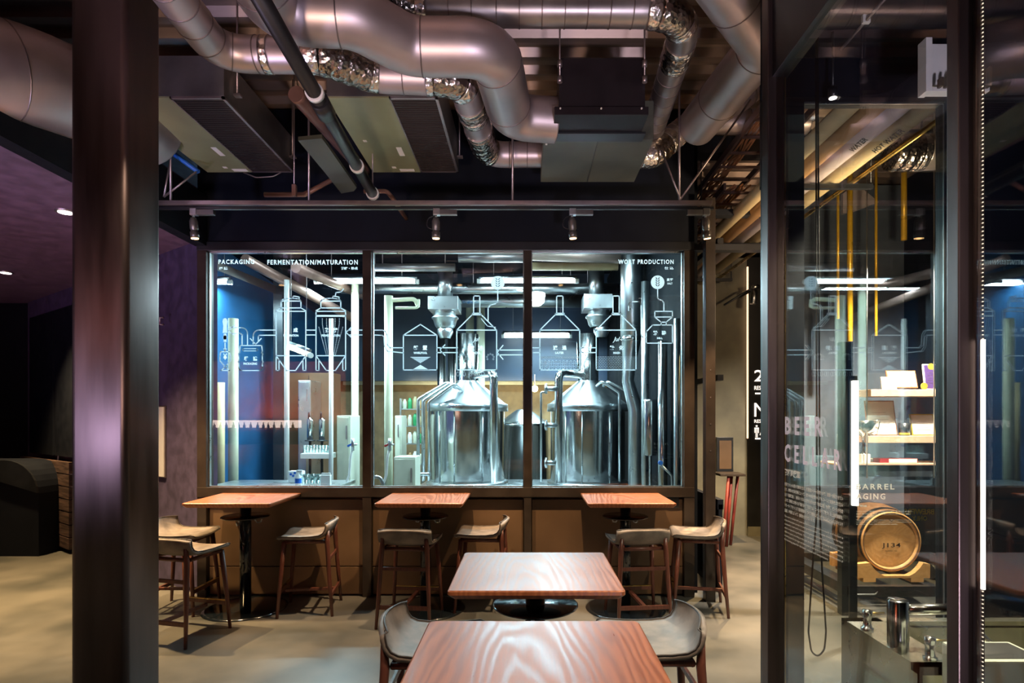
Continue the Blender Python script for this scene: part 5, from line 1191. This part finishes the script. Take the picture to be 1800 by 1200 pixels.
# shelves with awards
SH = [(690, 1531), (772, 1526), (820, 1468)]; DS = 5.9; shz = []
for i, (v, u0) in enumerate(SH):
    z = px_z(v-6, DS); shz.append(z); b_ = NB(); box(b_, px_x(u0, DS), 4.5, DS, DS+.32, z-.07 if i < 2 else z-.02, z, .003)
    solo('award_shelf', b_, M['shelf'], ('top', 'middle', 'lowest')[i]+' pale oak shelf holding awards in the cellar', 'shelf', 'award shelves')
b_ = NB(); box(b_, px_x(1508, DS), 4.5, DS+.05, DS+.30, shz[2]-.14, shz[2]-.02, .003); solo('shelf_box', b_, M['bluegrey'], 'grey drawer box right under the lowest award shelf', 'box')
for k, u in enumerate((1524, 1642, 1650)):
    b_ = NB(); q_ = W(u, 840, DS-.005); cyl(b_, q_, (q_.x, q_.y, DECK+.06), .006, 8); solo('shelf_wire', b_, M['steelb'], 'thin steel suspension wire of the award shelves, '+('left one', 'middle one close to the right one', 'rightmost one')[k], 'wire', 'wires of the award shelves')
def plaque(u0, u1, v0, v1, D, lean, lb, frame=None, z=None, sheet='paper'):
    a = W(u0, v1, D); c = W(u1, v0, D); hh = c.z-a.z; ww = c.x-a.x; z = a.z if z is None else z
    t = thing('certificate', lb, 'certificate', ((a.x+c.x)/2, D, z), 0, 'framed certificates on the shelves')
    rx = Matrix.Rotation(-lean, 4, 'X')
    b_ = NB(); box(b_, -ww/2, ww/2, 0, .015, 0, hh, .002); xform(b_, rx); part('frame', b_, M[frame or 'redbrown'], t, False)
    b_ = NB(); box(b_, -ww/2+.012, ww/2-.012, -.003, 0, .012, hh-.012); xform(b_, rx); p_ = part('sheet', b_, M[sheet], t, False)
    b_ = NB()
    for k in range(5): box(b_, -ww*.3, ww*.3*(1-.1*k), -.004, -.003, hh*(.25+.1*k), hh*(.25+.1*k)+.003)
    xform(b_, rx); part('printed_lines', b_, M['rod'], t, False, p_)
    return t
plaque(1551, 1577, 663, 686, DS+.04, .2, 'small white card with green print on the top shelf', 'paper', shz[0])
plaque(1562, 1614, 652, 684, DS+.10, .25, 'wide white certificate leaning on the top shelf', None, shz[0]+.02)
plaque(1626, 1656, 640, 686, DS+.06, .15, 'dark violet certificate with gold seals at the right of the top shelf', 'paper', shz[0], sheet='violet')
plaque(1526, 1578, 703, 766, DS+.10, .18, 'tall framed certificate at the left of the middle shelf', None, shz[1])
plaque(1604, 1646, 723, 762, DS+.10, .22, 'square certificate on a stand at the right of the middle shelf', 'gold', shz[1])
plaque(1474, 1508, 767, 818, DS+.08, .05, 'white certificate sheet left of the glowing reflection tube', 'paper', shz[2])
for (u, z_, y_, wd_) in ((1637, shz[0]+.235, DS+.088, 'upper'), (1625, shz[0]+.034, DS+.03, 'lower')):
    b_ = NB(); p = Vector((px_x(u, y_), y_, z_)); cyl(b_, p, p+Vector((0, .010, 0)), .034, 20); solo('gold_medal', b_, M['gold'], 'round gold medal '+wd_+' one by the violet certificate', 'medal', 'gold medals on the top shelf')
t = thing('trophy_cup', 'silver two handled trophy cup on a pale plinth in front of the shelves', 'trophy', (W(1526, 818, DS+.0).x, DS+.08, shz[2]))
b_ = NB(); box(b_, -.045, .045, -.045, .045, 0, .09, .004); part('plinth', b_, M['paper'], t, False)
b_ = NB(); zz = .09; lathe(b_, [(.035, zz), (.012, zz+.03), (.012, zz+.17), (.05, zz+.20), (.10, zz+.26), (.115, zz+.34), (.108, zz+.34), (.09, zz+.27), (.0, zz+.22)], (0, 0, 0), 28); part('cup', b_, M['steel'], t, False)
for s in (-1, 1): b_ = NB(); sweep(b_, fillet([(s*.11, 0, .42), (s*.165, 0, .44), (s*.15, 0, .33), (s*.07, 0, .30)], .05), .006, 8); part('handle', b_, M['steel'], t, False)
t = thing('small_keg_cup', 'small black cup with gold rim band on the middle shelf', 'cup', (W(1601, 0, DS).x, DS+.1, shz[1]))
b_ = NB(); lathe(b_, [(0, 0), (.05, 0), (.055, .13), (.05, .13), (.045, .01)], (0, 0, 0), 20); part('cup_body', b_, M['blacksteel'], t, False)
b_ = NB(); lathe(b_, [(.0515, .01), (.052, .03)], (0, 0, 0), 20); part('gold_band', b_, M['gold'], t, False)
for k, (u0, u1, m, h_, lb) in enumerate(((1551, 1618, 'crimson', .045, 'crimson award case lying on the lowest shelf'), (1535, 1588, 'paper', .03, 'thin white booklet behind the crimson case'))):
    a, c = px_x(u0, DS), px_x(u1, DS); t = thing('award_case' if k == 0 else 'booklet', lb, 'box' if k == 0 else 'booklet', ((a+c)/2, DS+.1, shz[2]+(.0)))
    b_ = NB(); y0_ = .04 if k == 0 else .20; box(b_, a, c, DS+y0_, DS+y0_+.12, shz[2], shz[2]+h_, .003); part('cover', b_, M[m], t)
    b_ = NB(); box(b_, a+.09 if k == 0 else a+.01, c-.01, DS+y0_-.003, DS+y0_, shz[2]+.004, shz[2]+h_-.004); part('page_edge', b_, M['paper'], t)
# amber rods in the cellar ceiling
for k, (u, v0, v1, r) in enumerate(((1494, 372, 600, .03), (1473, 372, 560, .015), (1540, 380, 590, .015), (1589, 375, 422, .03), (1402, 350, 480, .02))):
    D = 6.6; b_ = NB(); q_ = W(u, v1, D); cyl(b_, q_, (q_.x, D, DECK), r, 12); solo('amber_rod', b_, M['amber'], ['thick amber hanging rod left of centre', 'thin amber hanging rod at far left', 'thin amber hanging rod in the middle', 'short thick amber hanging rod at right', 'amber rod next to the corner post'][k]+' in the cellar', 'rod', 'amber rods hanging in the cellar')
# duct and panels in upper cellar
p = [W(1566, 268, 4.9), W(1610, 269, 4.9), W(1690, 266, 4.9)]
cdt = duct('cellar_duct', 'silver spiral duct with foil end in the top of the cellar', p, .14, .1, [(.0, .20, 'flex'), (.20, .26, 'tape')], base='spiral', spiral=.12)
b_ = NB(); q_ = W(1620, 240, 4.9); cyl(b_, q_, (q_.x, q_.y, DECK+.04), .008, 8); part('hanger_rod', b_, M['rod'], cdt)
b_ = NB(); prism(b_, [W(1505, 322, 7.55), W(1545, 355, 7.55), W(1500, 372, 7.55), W(1482, 375, 7.55), W(1482, 340, 7.55)], (0, 0, 0), (0, .05, 0)); solo('white_gusset', b_, M['insul2'], 'pale grey gusset plate high on the cellar wall', 'plate')
# vestibule conduit with clips, grille unit, spot, cable
t = thing('conduit', 'pinkish conduit with white clips on the vestibule ceiling', 'conduit', P(1480, 100, 3.86))
q0, q1 = P(1400, 178, 3.86), P(1580, -30, 3.86); b_ = NB(); cyl(b_, q0, q1, .008, 10); part('conduit_tube', b_, M['rod'], t)
for v in (37, 96, 146):
    q = P(1400+(178-v)*.8654, v, 3.86); b_ = NB(); box(b_, q.x-.02, q.x+.02, q.y-.01, q.y+.01, q.z-.012, q.z+.03, .002); part('clip', b_, M['label'], t)
t = thing('vent_unit', 'white ceiling vent box with louvred grille at upper right', 'vent', W(1680, 160, 2.75)); D = 2.75
a = W(1628, 160, D); c = W(1740, 65, D)
b_ = NB(); box(b_, a.x+.03, c.x, D+.05, D+.07, a.z+.05, c.z, .003); box(b_, a.x+.03, c.x, D, D+.05, a.z, a.z+.02, .002); box(b_, a.x, a.x+.03, D-.0, D+.06, a.z, c.z, .002); part('housing', b_, M['white'], t)
b_ = NB(); 
for k in range(9): xx = a.x+.05+k*.028; prism(b_, [Vector((xx, D-.03, a.z+.01)), Vector((xx+.012, D-.03, a.z+.01)), Vector((xx+.012, D-.03, a.z+.05+k*.006)), Vector((xx, D-.03, a.z+.05+k*.006))], (0, 0, 0), (0, .028, 0))
part('louvres', b_, M['frame'], t)
b_ = NB(); cyl(b_, (c.x-.1, D+.03, c.z), (c.x-.1, D+.03, 3.9), .01, 8); part('hanger_rod', b_, M['rod'], t)
t = thing('black_spot', 'small black cylinder spotlight under the vestibule beam', 'spotlight', W(1464, 168, 3.2))
b_ = NB(); cyl(b_, W(1464, 172, 3.2), W(1464, 155, 3.2), .025, 14); cyl(b_, W(1464, 155, 3.2), (W(1464, 0, 3.2).x, 3.2, 3.92), .008, 6); part('lamp_head', b_, M['blacksteel'], t)
b_ = NB(); cyl(b_, W(1464, 172.3, 3.2), W(1464, 173, 3.2), .02, 14); part('lens', b_, M['downglow'], t)
D = 2.9; b_ = NB(); lp = [W(1434, -13, D), W(1436, 900, D), W(1428, 1000, D), W(1421, 1110, D), W(1426, 1145, D), W(1437, 1154, D), W(1449, 1143, D), W(1452, 1110, D), W(1445, 1000, D), W(1441, 900, D), W(1440, 640, D), W(1437, -13, D)]
sweep(b_, fillet(lp, .08, 6), .0045, 8); solo('hanging_cable', b_, M['blackpipe'], 'thin black cable hanging in a long loop behind the side glass', 'cable')
# sink unit
t = thing('sink_unit', 'stainless hand wash counter behind the glass at bottom right', 'sink', (1.85, 2.5, 0)); zt = .85
b_ = NB(); x0_, x1_, y0_, y1_ = 1.49, 2.5, 2.22, 2.77
box(b_, x0_, x1_, y0_, y0_+.05, zt-.03, zt); box(b_, x0_, x1_, y1_-.05, y1_, zt-.03, zt); box(b_, x0_, x0_+.17, y0_, y1_, zt-.03, zt); box(b_, x1_-.1, x1_, y0_, y1_, zt-.03, zt); part('counter_top', b_, M['counter'], t)
b_ = NB(); box(b_, x0_+.17, x1_-.1, y0_+.05, y1_-.05, zt-.20, zt-.19); 
for (q) in ((x0_+.165, x0_+.17, y0_+.05, y1_-.05), (x1_-.1, x1_-.095, y0_+.05, y1_-.05), (x0_+.17, x1_-.1, y0_+.045, y0_+.05), (x0_+.17, x1_-.1, y1_-.05, y1_-.045)): box(b_, q[0], q[1], q[2], q[3], zt-.2, zt-.02)
part('basin', b_, M['counter'], t)
b_ = NB(); box(b_, x0_+.01, x1_, y0_+.01, y1_-.01, 0, zt-.21); part('cabinet', b_, M['counter'], t)
b_ = NB(); box(b_, x0_, x0_+.012, y0_, y1_, .0, zt-.03); box(b_, x0_, x1_, y0_, y0_+.012, 0, zt-.03); part('side_panel', b_, M['counter'], t)
t = thing('sensor_faucet', 'fat polished faucet cylinder with level spout on the wash counter', 'faucet', (1.527, 2.45, zt))
b_ = NB(); lathe(b_, [(.040, 0), (.040, .19), (.037, .195), (0, .195)], (1.535, 2.42, zt), 32); part('body', b_, M['steel'], t)
b_ = NB(); cyl(b_, (1.56, 2.42, zt+.155), (1.86, 2.42, zt+.155), .022, 20); part('spout', b_, M['steel'], t)
b_ = NB(); cyl(b_, (1.76, 2.42, zt+.15), (1.86, 2.34, zt+.04), .014, 14); part('lower_nozzle', b_, M['steel'], t)
for (x, y, lb) in ((1.525, 2.62, 'small polished soap dispenser behind the fat faucet'), (1.585, 2.30, 'small polished lever tap in front of the fat faucet')):
    t = thing('lever_tap', lb, 'tap', (x, y, zt), 0, 'small taps on the wash counter')
    b_ = NB(); lathe(b_, [(.026, 0), (.026, .008), (.018, .012), (.016, .05), (.020, .055), (.021, .085), (0, .09)], (0, 0, 0), 20); part('body', b_, M['steel'], t, False)
    b_ = NB(); cyl(b_, (0, 0, .072), (.075, 0, .074), .004, 8); part('lever', b_, M['brass'], t, False)
t = thing('paper_bin', 'pale square waste bin standing before the wash counter', 'bin', (1.75, 2.1, 0))
b_ = NB(); a = px_x(1665, 2.15); box(b_, a, a+.25, 2.0, 2.18, 0, px_z(1132, 2.15), .008); part('bin_body', b_, M['creambox'], t)
b_ = NB(); box(b_, a+.02, a+.23, 2.02, 2.16, px_z(1132, 2.15)-.005, px_z(1132, 2.15)+.002); part('bin_mouth', b_, M['ink'], t)

# ---------------------------------------------------------------- bar behind the eye (seen in the reflections)
t = thing('back_bar', 'long lit bar shelf behind the viewer, mirrored in the window glass', 'bar', (-6.8, -4.0, 0))
b_ = NB(); box(b_, -10.5, -6.1, -4.1, -4.05, 1.50, 1.70); part('light_panel', b_, M['barglow'], t)
b_ = NB(); box(b_, -10.5, -6.1, -4.05, -3.8, 1.42, 1.46, .003); part('bottle_shelf', b_, M['tabletop'], t)
b_ = NB(); box(b_, -10.5, -4.9, -3.9, -3.3, 0, 1.08, .004); part('bar_counter', b_, M['frame'], t)
b_ = NB(); box(b_, -10.5, -4.9, -4.5, -4.1, 0, 3.3, .004); part('back_panel', b_, M['copperwall'], t)
b0 = NB(); lathe(b0, [(0, 0), (.035, 0), (.035, .10), (.012, .14), (.012, .19), (0, .19)], (0, 0, 0), 12); o0 = mesh_obj('bar_bottle', b0, M['amber']); o0['category'] = 'bottle'; o0['group'] = 'bottles on the bar behind the viewer'; o0['label'] = 'amber bottle on the lit bar shelf behind the viewer'
for k in range(26):
    o = o0 if k == 0 else o0.copy()
    if k: COL.objects.link(o)
    o.location = (-10.3+k*.16+.05*random.random(), -3.93, 1.46)
for k, (x, y, z, tg, e, c) in enumerate(FILL_UP):  # housings for the added fill lamps
    t = thing('added_uplight', 'added small black fill lamp on a stand behind or beside the viewer, outside the picture', 'lamp', (x, y, 0), 0, 'added fill lamps outside the picture')
    d = (Vector(tg)-Vector((x, y, z))).normalized(); p = Vector((0, 0, z)) - d*.04
    b_ = NB(); sweep(b_, [p-d*.18, p], [.06, .07], 16); part('lamp_head', b_, M['blacksteel'], t, False)
    b_ = NB(); cyl(b_, (0, 0, 0), p-d*.1, .015, 8); part('stand', b_, M['blacksteel'], t, False)
